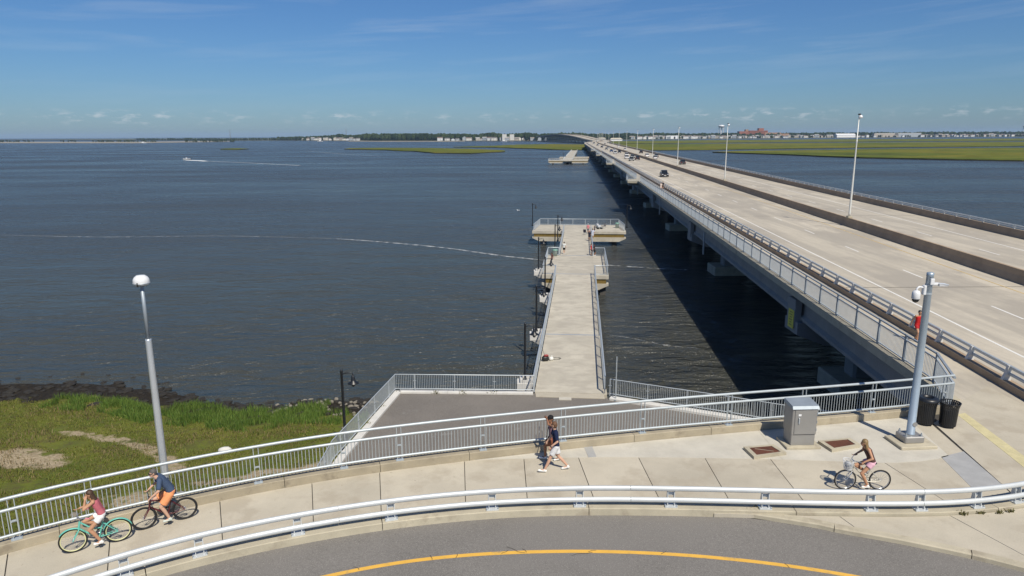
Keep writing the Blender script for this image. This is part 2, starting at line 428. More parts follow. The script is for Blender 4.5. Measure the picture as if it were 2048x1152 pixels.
# ---------------------------------------------------------------- water
def water_material():
    m = bpy.data.materials.new('bay_water'); m.use_nodes = True
    nt = m.node_tree; b = nt.nodes['Principled BSDF']; N = nt.nodes.new; Lk = nt.links.new
    geo = N('ShaderNodeNewGeometry')
    def nz(scale, st, det, ro, dist=0.0):
        mp = N('ShaderNodeMapping'); mp.inputs['Scale'].default_value = st; mp.inputs['Rotation'].default_value = (0, 0, R(14))
        Lk(geo.outputs['Position'], mp.inputs[0])
        n = N('ShaderNodeTexNoise'); n.inputs['Scale'].default_value = scale; n.inputs['Detail'].default_value = det; n.inputs['Roughness'].default_value = ro; n.inputs['Distortion'].default_value = dist
        Lk(mp.outputs[0], n.inputs['Vector']); return n.outputs['Fac']
    def mth(op, a, c):
        n = N('ShaderNodeMath'); n.operation = op
        for i, x in enumerate((a, c)):
            if isinstance(x, (int, float)): n.inputs[i].default_value = x
            else: Lk(x, n.inputs[i])
        return n.outputs[0]
    big = nz(0.02, (0.35, 1, 1), 4, 0.6)                 # wind streaks
    chop = nz(0.85, (0.42, 1.0, 1), 4, 0.6, 0.4)         # short chop
    swell = nz(0.16, (0.5, 1, 1), 3, 0.5)
    rip = nz(4.5, (0.6, 1, 1), 2, 0.5)
    h = mth('ADD', mth('ADD', mth('MULTIPLY', mth('MULTIPLY', chop, mth('ADD', mth('MULTIPLY', big, 2.2), 0.0)), 0.95), mth('MULTIPLY', swell, 1.9)), mth('MULTIPLY', rip, 0.10))
    bp = N('ShaderNodeBump'); bp.inputs['Strength'].default_value = 1.0; bp.inputs['Distance'].default_value = 1.25
    Lk(h, bp.inputs['Height']); Lk(bp.outputs[0], b.inputs['Normal'])
    rp = N('ShaderNodeValToRGB'); e = rp.color_ramp.elements
    e[0].position = 0.35; e[0].color = (0.036, 0.042, 0.045, 1); e[1].position = 0.68; e[1].color = (0.056, 0.063, 0.065, 1)
    Lk(big, rp.inputs[0])
    # silty shallows close to the shore and the landing
    sp = N('ShaderNodeSeparateXYZ'); Lk(geo.outputs['Position'], sp.inputs[0])
    yw = mth('ADD', sp.outputs['Y'], mth('MULTIPLY', big, 70))
    rs = N('ShaderNodeValToRGB'); e = rs.color_ramp.elements
    e[0].position = 0.075; e[0].color = (0.55, 0.55, 0.55, 1); e[1].position = 0.2; e[1].color = (0, 0, 0, 1)
    Lk(mth('DIVIDE', yw, 1000.0), rs.inputs[0])
    mx = N('ShaderNodeMix'); mx.data_type = 'RGBA'; Lk(rs.outputs[0], mx.inputs[0]); Lk(rp.outputs[0], mx.inputs[6]); mx.inputs[7].default_value = (0.050, 0.048, 0.034, 1)
    Lk(mx.outputs[2], b.inputs['Base Color'])
    rr = N('ShaderNodeMapRange'); rr.inputs['From Min'].default_value = 0.35; rr.inputs['From Max'].default_value = 0.65; rr.inputs['To Min'].default_value = 0.14; rr.inputs['To Max'].default_value = 0.34
    Lk(big, rr.inputs['Value']); Lk(rr.outputs[0], b.inputs['Roughness']); b.inputs['IOR'].default_value = 1.333
    b.inputs['Specular IOR Level'].default_value = 0.30
    return m
M_water = water_material()
mb = MB()
mb.add([(-19500, -250, 0), (19500, -250, 0), (19500, 19500, 0), (-19500, 19500, 0)], [(0, 1, 2, 3)])
tag(mb.build('water', M_water), kind='structure')

def foam_material(name, thr, dens, sc_=1.2, st=(1, 1, 1)):
    m = bpy.data.materials.new(name); m.use_nodes = True
    nt = m.node_tree; b = nt.nodes['Principled BSDF']; N = nt.nodes.new; Lk = nt.links.new
    b.inputs['Base Color'].default_value = (0.72, 0.74, 0.74, 1); b.inputs['Roughness'].default_value = 0.8
    geo = N('ShaderNodeNewGeometry'); mp = N('ShaderNodeMapping'); mp.inputs['Scale'].default_value = st
    Lk(geo.outputs['Position'], mp.inputs[0])
    n = N('ShaderNodeTexNoise'); n.inputs['Scale'].default_value = sc_; n.inputs['Detail'].default_value = 6; n.inputs['Roughness'].default_value = 0.7
    Lk(mp.outputs[0], n.inputs['Vector'])
    at_ = N('ShaderNodeAttribute'); at_.attribute_name = 'edge'
    mu = N('ShaderNodeMath'); mu.operation = 'MULTIPLY'
    Lk(n.outputs['Fac'], mu.inputs[0]); Lk(at_.outputs['Fac'], mu.inputs[1])
    rp = N('ShaderNodeValToRGB'); e = rp.color_ramp.elements
    e[0].position = thr; e[0].color = (0, 0, 0, 1); e[1].position = min(thr + 0.2, 1); e[1].color = (dens, dens, dens, 1)
    Lk(mu.outputs[0], rp.inputs[0]); Lk(rp.outputs[0], b.inputs['Alpha'])
    return m
def foam_strip(name, label, pts, widths, m, z=0.012):
    path = catmull(pts, max(0.5, math.dist(pts[0], pts[-1]) / 90)); L = lengths(path)
    vs_ = []; fs_ = []; ed = []
    K = 5
    for i, p in enumerate(path):
        a = Vector(path[max(i - 1, 0)]); b = Vector(path[min(i + 1, len(path) - 1)]); d = (b - a).normalized()
        t = L[i] / L[-1]; j = t * (len(widths) - 1); q = min(int(j), len(widths) - 2)
        w = widths[q] + (widths[q + 1] - widths[q]) * (j - q)
        w *= 0.75 + 0.5 * noise.noise(Vector((p[0] * 0.15, p[1] * 0.15, 3)))
        for k in range(K):
            o = (k / (K - 1) - 0.5) * w
            vs_.append((p[0] - d.y * o, p[1] + d.x * o, z)); ed.append(1 - abs(k / (K - 1) - 0.5) * 2)
    for i in range(len(path) - 1):
        for k in range(K - 1): fs_.append((i * K + k, i * K + K + k, i * K + K + k + 1, i * K + k + 1))
    mb = MB(); mb.add(vs_, fs_); o = mb.build(name, m)
    a = o.data.attributes.new('edge', 'FLOAT', 'POINT'); a.data.foreach_set('value', ed)
    return tag(o, label, 'foam', kind='stuff')
M_foam = foam_material('tide_foam', 0.36, 0.5, 0.8)
M_wake = foam_material('wake_foam', 0.16, 0.95, 0.5)
M_wake2 = foam_material('old_wake', 0.26, 0.32, 0.35)
W = lambda L: [tuple(at(x, y, 0)[:2]) for x, y in L]
foam_strip('foam_line', 'long thin white foam line drifting across the bay left of the pier', W([(560, 474), (680, 478), (800, 487), (900, 497), (1000, 511), (1092, 521)]), [1.0, 3.2, 4.2, 4.0, 4.0, 3.4], M_foam)
foam_strip('foam_line', 'short white foam line on the water between pier and bridge', W([(1213, 530), (1270, 534), (1330, 538), (1430, 541)]), [2.4, 3.4, 3.0, 1.0], M_foam)
foam_strip('foam_line', 'faint foam patches on the water beside the near pier deck', W([(1203, 668), (1260, 676), (1330, 690), (1400, 697)]), [0.4, 1.8, 2.0, 0.5], foam_material('thin_foam', 0.42, 0.5, 1.3))
foam_strip('foam_line', 'very faint foam streak far left on the open bay', W([(0, 470), (200, 474), (420, 472), (560, 474)]), [1.0, 3.4, 3.4, 1.2], foam_material('faint_foam', 0.36, 0.4))

# ---------------------------------------------------------------- shore on the left
SHORE = [(-80, 53), (-58, 52.4), (-40.5, 52.0), (-34.6, 52.2), (-28.1, 51.0), (-23.1, 48.4), (-16.7, 46.9), (-14.2, 48.1), (-10.1, 48.0), (-6, 47.0), (8, 44.6), (20, 40.0), (32, 36)]
def ground_z(x, y):
    d = yx(SHORE, x) - y
    n1 = noise.noise(Vector((x * 0.13, y * 0.13, 0.3))); n2 = noise.noise(Vector((x * 0.6, y * 0.6, 5.0)))
    d += n2 * 0.9
    if d < 0: z = d * 0.16
    elif d < 4.5: z = 0.10 * d
    else: z = 0.45 + 0.07 * (d - 4.5)
    z = min(z, 1.35)
    if d > 1: z += 0.12 * n1 + 0.05 * n2
    if y < 30: z += (30 - y) * 0.13
    return z
def ground_material():
    m = bpy.data.materials.new('shore_ground'); m.use_nodes = True
    nt = m.node_tree; b = nt.nodes['Principled BSDF']; N = nt.nodes.new; Lk = nt.links.new
    b.inputs['Roughness'].default_value = 0.95; b.inputs['Specular IOR Level'].default_value = 0.2
    geo = N('ShaderNodeNewGeometry')
    def nz(scale, det=5, ro=0.6):
        n = N('ShaderNodeTexNoise'); n.inputs['Scale'].default_value = scale; n.inputs['Detail'].default_value = det; n.inputs['Roughness'].default_value = ro
        Lk(geo.outputs['Position'], n.inputs['Vector']); return n.outputs['Fac']
    def ramp(x, stops):
        n = N('ShaderNodeValToRGB'); e = n.color_ramp.elements
        while len(e) < len(stops): e.new(0.5)
        for i, (p, v) in enumerate(stops):
            e[i].position = p; e[i].color = (*v, 1) if isinstance(v, tuple) else (v, v, v, 1)
        Lk(x, n.inputs[0]); return n.outputs[0]
    def mix(f, a, c):
        n = N('ShaderNodeMix'); n.data_type = 'RGBA'
        Lk(f, n.inputs[0])
        for i, x in ((6, a), (7, c)):
            if isinstance(x, tuple): n.inputs[i].default_value = (*x, 1)
            else: Lk(x, n.inputs[i])
        return n.outputs[2]
    g = mix(ramp(nz(0.35), [(0.35, 0.0), (0.65, 1.0)]), (0.085, 0.115, 0.017), (0.14, 0.15, 0.026))
    g = mix(ramp(nz(1.6), [(0.42, 0.0), (0.72, 1.0)]), g, (0.085, 0.075, 0.03))
    at_ = N('ShaderNodeAttribute'); at_.attribute_name = 'bare'
    ad = N('ShaderNodeMath'); ad.operation = 'MULTIPLY'; Lk(at_.outputs['Fac'], ad.inputs[0]); Lk(ramp(nz(1.1), [(0.3, 0.35), (0.6, 1.3)]), ad.inputs[1])
    straw = mix(ramp(nz(6), [(0.3, 0.0), (0.7, 1.0)]), (0.42, 0.35, 0.24), (0.22, 0.17, 0.10))
    g = mix(ramp(ad.outputs[0], [(0.35, 0.0), (0.6, 1.0)]), g, straw)
    sp = N('ShaderNodeSeparateXYZ'); Lk(geo.outputs['Position'], sp.inputs[0])
    ad2 = N('ShaderNodeMath'); ad2.operation = 'ADD'; Lk(sp.outputs['Z'], ad2.inputs[0])
    ml = N('ShaderNodeMath'); ml.operation = 'MULTIPLY'; Lk(nz(0.7), ml.inputs[0]); ml.inputs[1].default_value = 0.35; Lk(ml.outputs[0], ad2.inputs[1])
    mud = mix(ramp(nz(3.5), [(0.35, 0.0), (0.7, 1.0)]), (0.012, 0.010, 0.008), (0.034, 0.027, 0.018))
    g = mix(ramp(ad2.outputs[0], [(0.50, 0.0), (0.58, 1.0)]), mud, g)
    Lk(g, b.inputs['Base Color'])
    bp = N('ShaderNodeBump'); bp.inputs['Strength'].default_value = 0.8; bp.inputs['Distance'].default_value = 0.12
    Lk(nz(5, 6, 0.7), bp.inputs['Height']); Lk(bp.outputs[0], b.inputs['Normal'])
    return m
gx = [-80 + 0.6 * i for i in range(188)]; gy = [14 + 0.6 * j for j in range(71)]
BARE = [at(60, 920, 1.2), at(10, 915, 1.2), at(100, 925, 1.2)]
TRACK = [at(x, y, 1.2) for x, y in ((190, 860), (240, 868), (280, 880), (330, 905), (350, 930))]
RIM = [at(x, y, 1.6) for x, y in ((400, 950), (470, 945), (540, 925), (600, 925), (650, 905))]
def bare(x, y):
    v = 0.0
    for p, rx, ry in ((BARE[0], 1.7, 1.2), (BARE[1], 2.0, 1.4), (BARE[2], 0.9, 0.7), (at(150, 855, 1.2), 1.3, 0.35), (at(290, 985, 1.6), 2.2, 0.8)):
        v = max(v, 1.25 - math.hypot((x - p.x) / rx, (y - p.y) / ry) * 0.75)
    for q in (TRACK, RIM):
        for a, b in zip(q, q[1:]):
            for k in range(5):
                p = a.lerp(b, k / 4)
                v = max(v, 1.05 - math.hypot((x - p.x) / 0.75, (y - p.y) / 0.5) * 0.75)
    return max(0.0, min(1.0, v))
mb = MB(); nyy = len(gy)
mb.add([(x, y, ground_z(x, y)) for x in gx for y in gy], [(i * nyy + j, (i + 1) * nyy + j, (i + 1) * nyy + j + 1, i * nyy + j + 1) for i in range(len(gx) - 1) for j in range(nyy - 1)])
shore = mb.build('shore_ground', ground_material(), smooth=True)
a_ = shore.data.attributes.new('bare', 'FLOAT', 'POINT'); a_.data.foreach_set('value', [bare(x, y) for x in gx for y in gy])
tag(shore, kind='structure')

# ---------------------------------------------------------------- approach road, sidewalk, landing plaza
S = 8.0
P = 2.5
RZ = S - 0.13
def A(L, z): return [tuple(at(x, y, z)[:2]) for x, y in L]
kerb_pts = A([(0, 1106), (150, 1069), (300, 1033), (439, 999), (624, 964), (760, 943), (929, 922), (1085, 904), (1247, 886), (1403, 871), (1553, 858), (1695, 846), (1800, 836), (1905, 824)], S)
d0 = Vector(kerb_pts[0]) - Vector(kerb_pts[1]); d0.normalize()
kerb_pts = [(kerb_pts[0][0] + d0.x * 9 , kerb_pts[0][1] + d0.y * 9 - 3.0)] + kerb_pts
NK = relax(catmull(kerb_pts, 0.35), 60)
gr_pts = A([(112, 1147), (360, 1074), (637, 1020), (785, 997), (935, 982), (1122, 973), (1187, 973), (1375, 977), (1637, 984), (1800, 987), (1875, 987.5), (1950, 986), (2047, 979)], S + 0.66)
d0 = Vector(gr_pts[0]) - Vector(gr_pts[1]); d0.normalize(); e0 = Vector(gr_pts[-1]) - Vector(gr_pts[-2]); e0.normalize()
gr_pts = [(gr_pts[0][0] + d0.x * 9, gr_pts[0][1] + d0.y * 9 - 2.2)] + gr_pts + [(gr_pts[-1][0] + e0.x * 5, gr_pts[-1][1] + e0.y * 5 + 1.6)]
GRP = relax(catmull(gr_pts, 0.35), 80)          # centre line of the guard rail
SP = offset(GRP, -0.2)                          # road face of the low parapet under it
SPB = offset(SP, 0.42)
isl_pts = A([(1425, 1025), (1530, 1040), (1637, 1057), (1676, 1066), (1800, 1088), (1956, 1121), (2047, 1144)], RZ)
e0 = Vector(isl_pts[-1]) - Vector(isl_pts[-2]); e0.normalize()
isl_pts.append((isl_pts[-1][0] + e0.x * 8, isl_pts[-1][1] + e0.y * 8))
IS = catmull(isl_pts, 0.5)
CORNER = NK[-1]
# road sheet
mb = MB(); mb.sheet([(-40, -30), (45, -30), (45, 18.6), (SP[-1][0], SP[-1][1] + 0.1)] + [(p[0], p[1] + 0.1) for p in reversed(SP)] + [(-40, 5)], RZ)
road = tag(mb.build('road', M_asph), kind='structure')
yl = catmull(A([(639, 1151), (785, 1123), (897, 1111), (1010, 1102), (1122, 1098.5), (1187, 1099), (1337, 1104), (1487, 1119), (1637, 1138), (1730, 1152)], RZ), 0.4)
dd = Vector(yl[0]) - Vector(yl[1]); dd.normalize(); ee = Vector(yl[-1]) - Vector(yl[-2]); ee.normalize()
yl = [(yl[0][0] + dd.x * 14 , yl[0][1] + dd.y * 14 - 2.5)] + yl + [(yl[-1][0] + ee.x * 14, yl[-1][1] + ee.y * 14 - 2.5)]
yl = relax(catmull([yl[0], yl[1]] + yl[6:-6:5] + [yl[-2], yl[-1]], 0.5), 30)
def ribbon(mb, path, w, z):
    a = offset(path, w / 2); b = offset(path, -w / 2); n = len(path)
    return mb.add([(p[0], p[1], z) for p in a] + [(p[0], p[1], z) for p in b], [(n + i, n + i + 1, i + 1, i) for i in range(n - 1)])
mb = MB(); ribbon(mb, yl, 0.15, RZ + 0.004); mb.build('lane_line', M_yel, road)
# cracks across the yellow line and along the lane
rc = random.Random(11)
def crack(x, y, a, n, st):
    pts = [(x, y)]
    for _ in range(n):
        a += rc.uniform(-0.5, 0.5); pts.append((pts[-1][0] + math.cos(a) * st, pts[-1][1] + math.sin(a) * st * 0.8))
    mb = MB(); ribbon(mb, pts, 0.016, RZ + 0.008); mb.build('crack', M_joint, road)
for px, py in ((865, 1114), (912, 1111), (1003, 1102), (1052, 1100), (1175, 1099), (1320, 1103), (1575, 1130), (720, 1134)):
    q = at(px, py, RZ); crack(q.x, q.y - 0.13, rc.uniform(1.0, 2.1), 4, 0.065)
for px, py, a in ((1050, 1106, 3.2), (1185, 1105, 2.95)):
    q = at(px, py, RZ); crack(q.x, q.y, a, 8, 0.08)
# sidewalk base and slabs
mb = MB(); base_poly = [(p[0], p[1] + 0.05) for p in NK] + [(24, 34), (24, 18.5)] + list(reversed(SPB))
mb.prism(base_poly, S - 0.42, S - 0.035)
side = tag(mb.build('sidewalk', M_joint), kind='structure')
jt = A([(24, 1100), (221, 1053), (442, 999), (625, 964), (760, 943), (929, 922), (1047, 909), (1150, 897), (1262, 885), (1385, 873), (1497, 863), (1650, 850)], S)
jb = A([(34, 1200), (226, 1146), (456, 1082), (635, 1044), (768, 1023), (933, 1006), (1055, 998), (1189, 995), (1319, 996), (1458, 1000), (1608, 1003), (1900, 1007)], S)
jt = [NK[0]] + jt; jb = [SPB[0]] + jb
g = 0.012
def slab(name, xt0, xt1, xb0, xb1, z, m, parent, north=NK, south=SPB):
    n = 7
    top = [(xt0 + (xt1 - xt0) * k / n, ) for k in range(n + 1)]
    poly = [(x[0], yx(north, x[0]) - 0.004) for x in top] + [(xb1 + (xb0 - xb1) * k / n, yx(south, xb1 + (xb0 - xb1) * k / n) + 0.004) for k in range(n + 1)]
    mb = MB(); mb.prism(poly, z - 0.12, z); return mb.build(name, m, parent)
for i in range(len(jt) - 1):
    slab('slab', jt[i][0] + g, jt[i + 1][0] - g, jb[i][0] + g, jb[i + 1][0] - g, S + 0.0005 * (i % 3), M_walk, side)
xl = at(1866, 851, S); xe = at(2012, 979, S)
# last slab up to the expansion plate, the plate, and the walk towards the bridge
J1t, J1b = at(1866, 846, S), at(2025, 990, S)
slab('slab', jt[-1][0] + g, J1t.x - 0.02, jb[-1][0] + g, J1b.x - 0.02, S, M_walk, side)
mb = MB(); mb.prism([(J1t.x + 0.02, J1t.y), (CORNER[0] - 0.05, CORNER[1] - 0.02), (CORNER[0] + 0.0, CORNER[1] + 0.3), (21.1, 29.2), (21.1, yx(SPB, 18.6)), (18.6, yx(SPB, 18.6)), (J1b.x + 0.02, yx(SPB, J1b.x) + 0.01)], S - 0.12, S + 0.001)
mb.build('slab', M_walk, side)
pl = A([(1882, 914), (1927, 903), (2014, 978), (1952, 984)], S)
mb = MB(); mb.prism(pl, S - 0.02, S + 0.006); tag(mb.build('expansion_plate', M_grey, side), 'smooth grey steel plate across the walk')
pl = A([(1167, 893), (1184, 892), (1193, 914), (1177, 915)], S)
mb = MB(); mb.prism(pl, S - 0.02, S + 0.012); tag(mb.build('cover_plate', M_grey, side), 'small grey plate by the kerb')
ty = A([(1914, 829), (1930, 826), (2060, 921), (2110, 958), (2096, 966), (2048, 935)], S)
mb = MB(); mb.prism(ty, S - 0.02, S + 0.007); tag(mb.build('yellow_strip', M_yel3, side), 'worn pale yellow painted strip')
# lighter concrete pad along the kerb
pad_s = catmull(A([(934, 921), (1020, 918), (1167, 915), (1300, 915), (1431, 916.5), (1560, 919), (1687, 923.5), (1800, 925.5), (1875, 918), (1915, 905)], S), 0.5)
pad_n = [p for p in NK if pad_s[0][0] < p[0] < at(1866, 846, S).x]
for xa, xb in ((pad_s[0][0], 2.6), (2.615, 9.3), (9.315, pad_s[-1][0])):
    s_ = [p for p in pad_s if xa < p[0] < xb]; n_ = [(p[0], p[1] - 0.015) for p in pad_n if xa < p[0] < xb]
    if xb < 14: s_ = s_ + [(xb, yx(pad_s, xb))]; n_ = n_ + [(xb, yx(NK, xb) - 0.015)]
    if xa > 0: s_ = [(xa, yx(pad_s, xa))] + s_; n_ = [(xa, yx(NK, xa) - 0.015)] + n_
    mb = MB(); mb.prism(n_ + list(reversed(s_)), S - 0.03, S + 0.006); tag(mb.build('pad', M_pad, side), 'pale grey concrete apron along the kerb')
# kerb stones below the pedestrian railing
LK = lengths(NK); s_ = 0.0; k = 0
wallthing = thing('retaining_wall', 'concrete retaining wall topped by the kerb under the pedestrian railing', 'wall', (NK[len(NK) // 2][0], NK[len(NK) // 2][1], 0))
mb = MB(); mb.sweep(NK, [(0.02, S - 0.1), (0.02, -1.0), (0.5, -1.0), (0.5, S - 0.1)]); mb.build('wall_face', M_gird, wallthing)
step = 3.05
while s_ < LK[-1] - 0.2:
    e_ = min(s_ + step, LK[-1])
    dz = random.uniform(-0.006, 0.006)
    mb = MB(); mb.sweep(sub(NK, s_ + 0.008, e_ - 0.008, 0.4), [(0.0, S - 0.11), (0.40, S - 0.11), (0.40, S + 0.26 + dz), (0.02, S + 0.28 + dz), (0.0, S + 0.26 + dz)])
    mb.build('kerb_stone', M_kerb, wallthing); s_ = e_
# low parapet below the guard rail
LS = lengths(SP); s_ = 0.0
parapet = thing('road_parapet', 'low concrete parapet along the road edge carrying the white guard rail', 'parapet', (SP[len(SP) // 2][0], SP[len(SP) // 2][1], RZ))
while s_ < LS[-1] - 0.2:
    e_ = min(s_ + 6.1, LS[-1])
    mb = MB(); mb.sweep(sub(SP, s_ + 0.01, e_ - 0.01, 0.4), [(0.0, RZ - 0.2), (0.42, RZ - 0.2), (0.42, S + 0.08), (0.04, S + 0.09), (0.015, S + 0.075)])
    mb.build('parapet_block', M_kerb2, parapet); s_ = e_
# concrete island between parapet and road on the right
LI = lengths(IS)
isl_n = [p for p in SP if p[0] > IS[0][0]]
ISI = offset(IS, 0.12)
mb = MB(); mb.prism([(p[0], p[1] - 0.02) for p in isl_n] + [(IS[-1][0] + 1.5, isl_n[-1][1] - 1), ISI[-1]] + list(reversed(ISI[:-1])), RZ - 0.1, S - 0.03)
isl = tag(mb.build('island', M_joint), kind='structure')
ISB = offset(IS, 0.26)
s_ = 0.0
while s_ < LI[-1] - 0.5:
    e_ = min(s_ + 3.35, LI[-1])
    mb = MB(); t0 = min(1, (s_ + 0.2) / 2.5)
    mb.sweep(sub(IS, s_ + 0.01, e_ - 0.01, 0.4), [(0.0, RZ - 0.08), (0.25, RZ - 0.08), (0.25, S + 0.012), (0.03, S + 0.012), (0.0, S - 0.02)])
    mb.build('kerb_stone', M_kerb2, isl); s_ = e_
for (a, b), (c, d) in zip(((1440, 1452), (1694, 1706), (1922, 1990)), ((1694, 1706), (1922, 1990), (2250, 2330))):
    xa, xb, xc, xd = [at(q, 1050, S).x for q in (a, b, c, d)]
    slab('slab', xa + g, min(xc, SP[-1][0]) - g, xb + g, xd - g, S - 0.004, M_walk, isl, [(p[0], p[1] - 0.02) for p in SP], ISB)

# plaza (lower landing)
PC = [(-9.15, 33.2), (-7.6, 43.35), (1.5, 42.95), (6.1, 42.0), (9.73, 40.4), (12.72, 39.0), (15.5, 37.6), (20.5, 35.4)]
mb = MB(); mb.prism([(-9.1, 24.0)] + PC + [(22, 27.0), (15, 23.5), (6, 22.0), (0, 20.5)], -0.8, P - 0.03)
plaza = tag(mb.build('plaza', M_asph2), kind='structure')
M_edge = M_white
def edge(path, w, h0, h1, m, parent, name='edge_kerb', seg=3.2):
    L = lengths(path); s_ = 0
    while s_ < L[-1] - 0.1:
        e_ = min(s_ + seg, L[-1]); mb = MB()
        mb.sweep(sub(path, s_ + 0.008, e_ - 0.008, 1.0), [(-w, h0), (0.12, h0), (0.12, h1), (-w + 0.02, h1), (-w, h1 - 0.02)])
        mb.build(name, m, parent); s_ = e_
edge([(-9.13, 24.2), (-9.15, 33.2), PC[1]], 0.30, -0.7, P + 0.10, M_white, plaza)
edge([(-7.45, 43.35), (1.35, 42.96)], 0.28, -0.7, P + 0.10, M_white, plaza)
edge([(6.3, 42.0)] + PC[4:], 0.35, -0.7, P + 0.12, M_white, plaza)
mb = MB(); mb.prism([(1.5, 42.3), (5.9, 41.9), (5.95, 42.7), (1.5, 43.1)], P - 0.3, P + 0.005); mb.build('sill_slab', M_walk, plaza)
mb = MB(); mb.prism([(2.95, 41.75), (3.75, 41.7), (3.78, 42.12), (2.98, 42.17)], P - 0.1, P + 0.012); mb.build('concrete_patch', M_pad, plaza)
# ---------------------------------------------------------------- causeway bridge
def smooth(a, b, x):
    t = max(0.0, min(1.0, (x - a) / (b - a))); return t * t * (3 - 2 * t)
BXP = [(800, 84.6), (900, 93.1), (1000, 104.0), (1100, 120.0), (1200, 138.0), (1350, 152.0), (1500, 154.0), (1650, 142.0), (1800, 126.0), (1950, 106.0), (2200, 66.0)]
BZP = [(1200, 0), (1350, 0.2), (1500, 2.2), (1650, 8.0), (1800, 11.6), (1950, 11.4), (2200, 4.0)]
def interp(T, Y):
    if Y <= T[0][0]: return T[0][1]
    if Y >= T[-1][0]: return T[-1][1]
    for i in range(len(T) - 1):
        if T[i][0] <= Y <= T[i + 1][0]:
            a, b = T[i], T[i + 1]; h = b[0] - a[0]; t = (Y - a[0]) / h
            m0 = (b[1] - T[max(i - 1, 0)][1]) / (b[0] - T[max(i - 1, 0)][0]) * h; j = min(i + 2, len(T) - 1); m1 = (T[j][1] - a[1]) / (T[j][0] - a[0]) * h
            return (2 * t ** 3 - 3 * t * t + 1) * a[1] + (t ** 3 - 2 * t * t + t) * m0 + (3 * t * t - 2 * t ** 3) * b[1] + (t ** 3 - t * t) * m1
def bx0(Y): return 16.6 + 0.085 * Y if Y < 850 else interp(BXP, Y)
def bz(Y): return S + interp(BZP, Y)
YS0 = 24.6
def B(u, Y, dz=0.0): return (bx0(Y) + u, Y, bz(Y) + dz)
def ysteps(a, b):
    out = [a]; y = a
    while y < b:
        y = min(b, y + (45.3 if y < 900 else 25)); out.append(y)
    return out
bridge = thing('causeway_bridge', 'long concrete causeway bridge with two carriageways and a walkway', 'bridge', (bx0(60), 60, 0))
def bsweep(name, prof, m, Ya, Yb, parent=bridge, lab=None):
    ys = ysteps(Ya, Yb); n = len(prof); mb = MB(); vs_ = []
    for y in ys:
        for u, dz in prof: vs_.append(B(u, y, dz))
    fs_ = [(i * n + k, (i + 1) * n + k, (i + 1) * n + (k + 1) % n, i * n + (k + 1) % n) for i in range(len(ys) - 1) for k in range(n)]
    fs_.append(tuple(range(n))); fs_.append(tuple(reversed(range((len(ys) - 1) * n, len(ys) * n))))
    mb.add(vs_, fs_); o = mb.build(name, m, parent)
    if lab: o['label'] = lab
    return o
YEND = 2150.0
PIERS = [49.5 + 45.3 * k for k in range(46)]
cuts = [YS0] + [p for p in PIERS if p < 900] + [YEND]
deck_prof = [(-0.42, -0.30), (31.6, -0.30), (31.6, 0.0), (-0.42, 0.0)]
for a, b in zip(cuts, cuts[1:]):
    bsweep('deck_span', deck_prof, M_deck, a + 0.02, b - 0.02)
bsweep('deck_edge', [(-0.50, -0.42), (-0.12, -0.42), (-0.12, 0.06), (-0.50, 0.06)], M_kerb2, 27.5, YEND)
bsweep('traffic_kerb', [(2.55, -0.1), (3.02, -0.1), (3.02, 0.30), (2.58, 0.34), (2.55, 0.32)], M_bar, 18.0, YEND)
bsweep('median_barrier', [(16.75, -0.1), (17.55, -0.1), (17.32, 0.55), (17.27, 1.0), (17.03, 1.0), (16.98, 0.55)], M_bar, 18.0, YEND)
bsweep('parapet_wall', [(31.05, -0.1), (31.6, -0.35), (31.6, 0.80), (31.25, 0.80), (31.18, 0.35)], M_bar, 18.0, YEND)
# lane paint
bsweep('edge_line', [(6.12, 0.001), (6.27, 0.001), (6.27, 0.005), (6.12, 0.005)], M_whp, 18.0, YEND)
bsweep('edge_line', [(15.05, 0.001), (15.19, 0.001), (15.19, 0.005), (15.05, 0.005)], M_yel2, 18.0, YEND)
bsweep('edge_line', [(18.9, 0.001), (19.04, 0.001), (19.04, 0.005), (18.9, 0.005)], M_yel2, 18.0, YEND)
bsweep('edge_line', [(26.55, 0.001), (26.70, 0.001), (26.70, 0.005), (26.55, 0.005)], M_whp, 18.0, YEND)
# roadway west of the first span (approach slab on the embankment)
mb = MB(); mb.prism([(bx0(24) + 2.6, 24.58), (bx0(24) + 31.6, 24.58), (47, 17), (19.6, 17)], S - 0.4, S - 0.003); tag(mb.build('approach_slab', M_deck), kind='structure')
dash = MB(); dash.box((0, 1.6, 0.003), (0.14, 3.3, 0.004)); dash = dash.mesh('lane_dash', M_whp)
for u0, ya in ((10.8, 28.2), (22.9, 26.0)):
    for k in range(48):
        y = ya + 12.35 * k
        inst('lane_dash', dash, bridge, B(u0, y, 0.0), -math.atan(0.085))
# dark joints across the deck at the piers
jm = MB(); jm.box((0, 0, 0.002), (13.6, 0.09, 0.004)); jm = jm.mesh('deck_joint', M_joint)
for p in PIERS[:14]:
    for uc in (9.9, 24.3): inst('deck_joint', jm, bridge, B(uc, p, 0.001), 0)
# girders
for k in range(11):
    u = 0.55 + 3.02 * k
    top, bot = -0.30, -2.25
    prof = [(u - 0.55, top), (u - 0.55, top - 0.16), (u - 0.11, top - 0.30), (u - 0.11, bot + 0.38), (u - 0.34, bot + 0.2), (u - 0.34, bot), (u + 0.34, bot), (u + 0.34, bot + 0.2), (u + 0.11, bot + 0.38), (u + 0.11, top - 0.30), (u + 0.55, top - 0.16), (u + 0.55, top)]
    bsweep('girder', list(reversed(prof)), M_gird, 24.6, YEND)
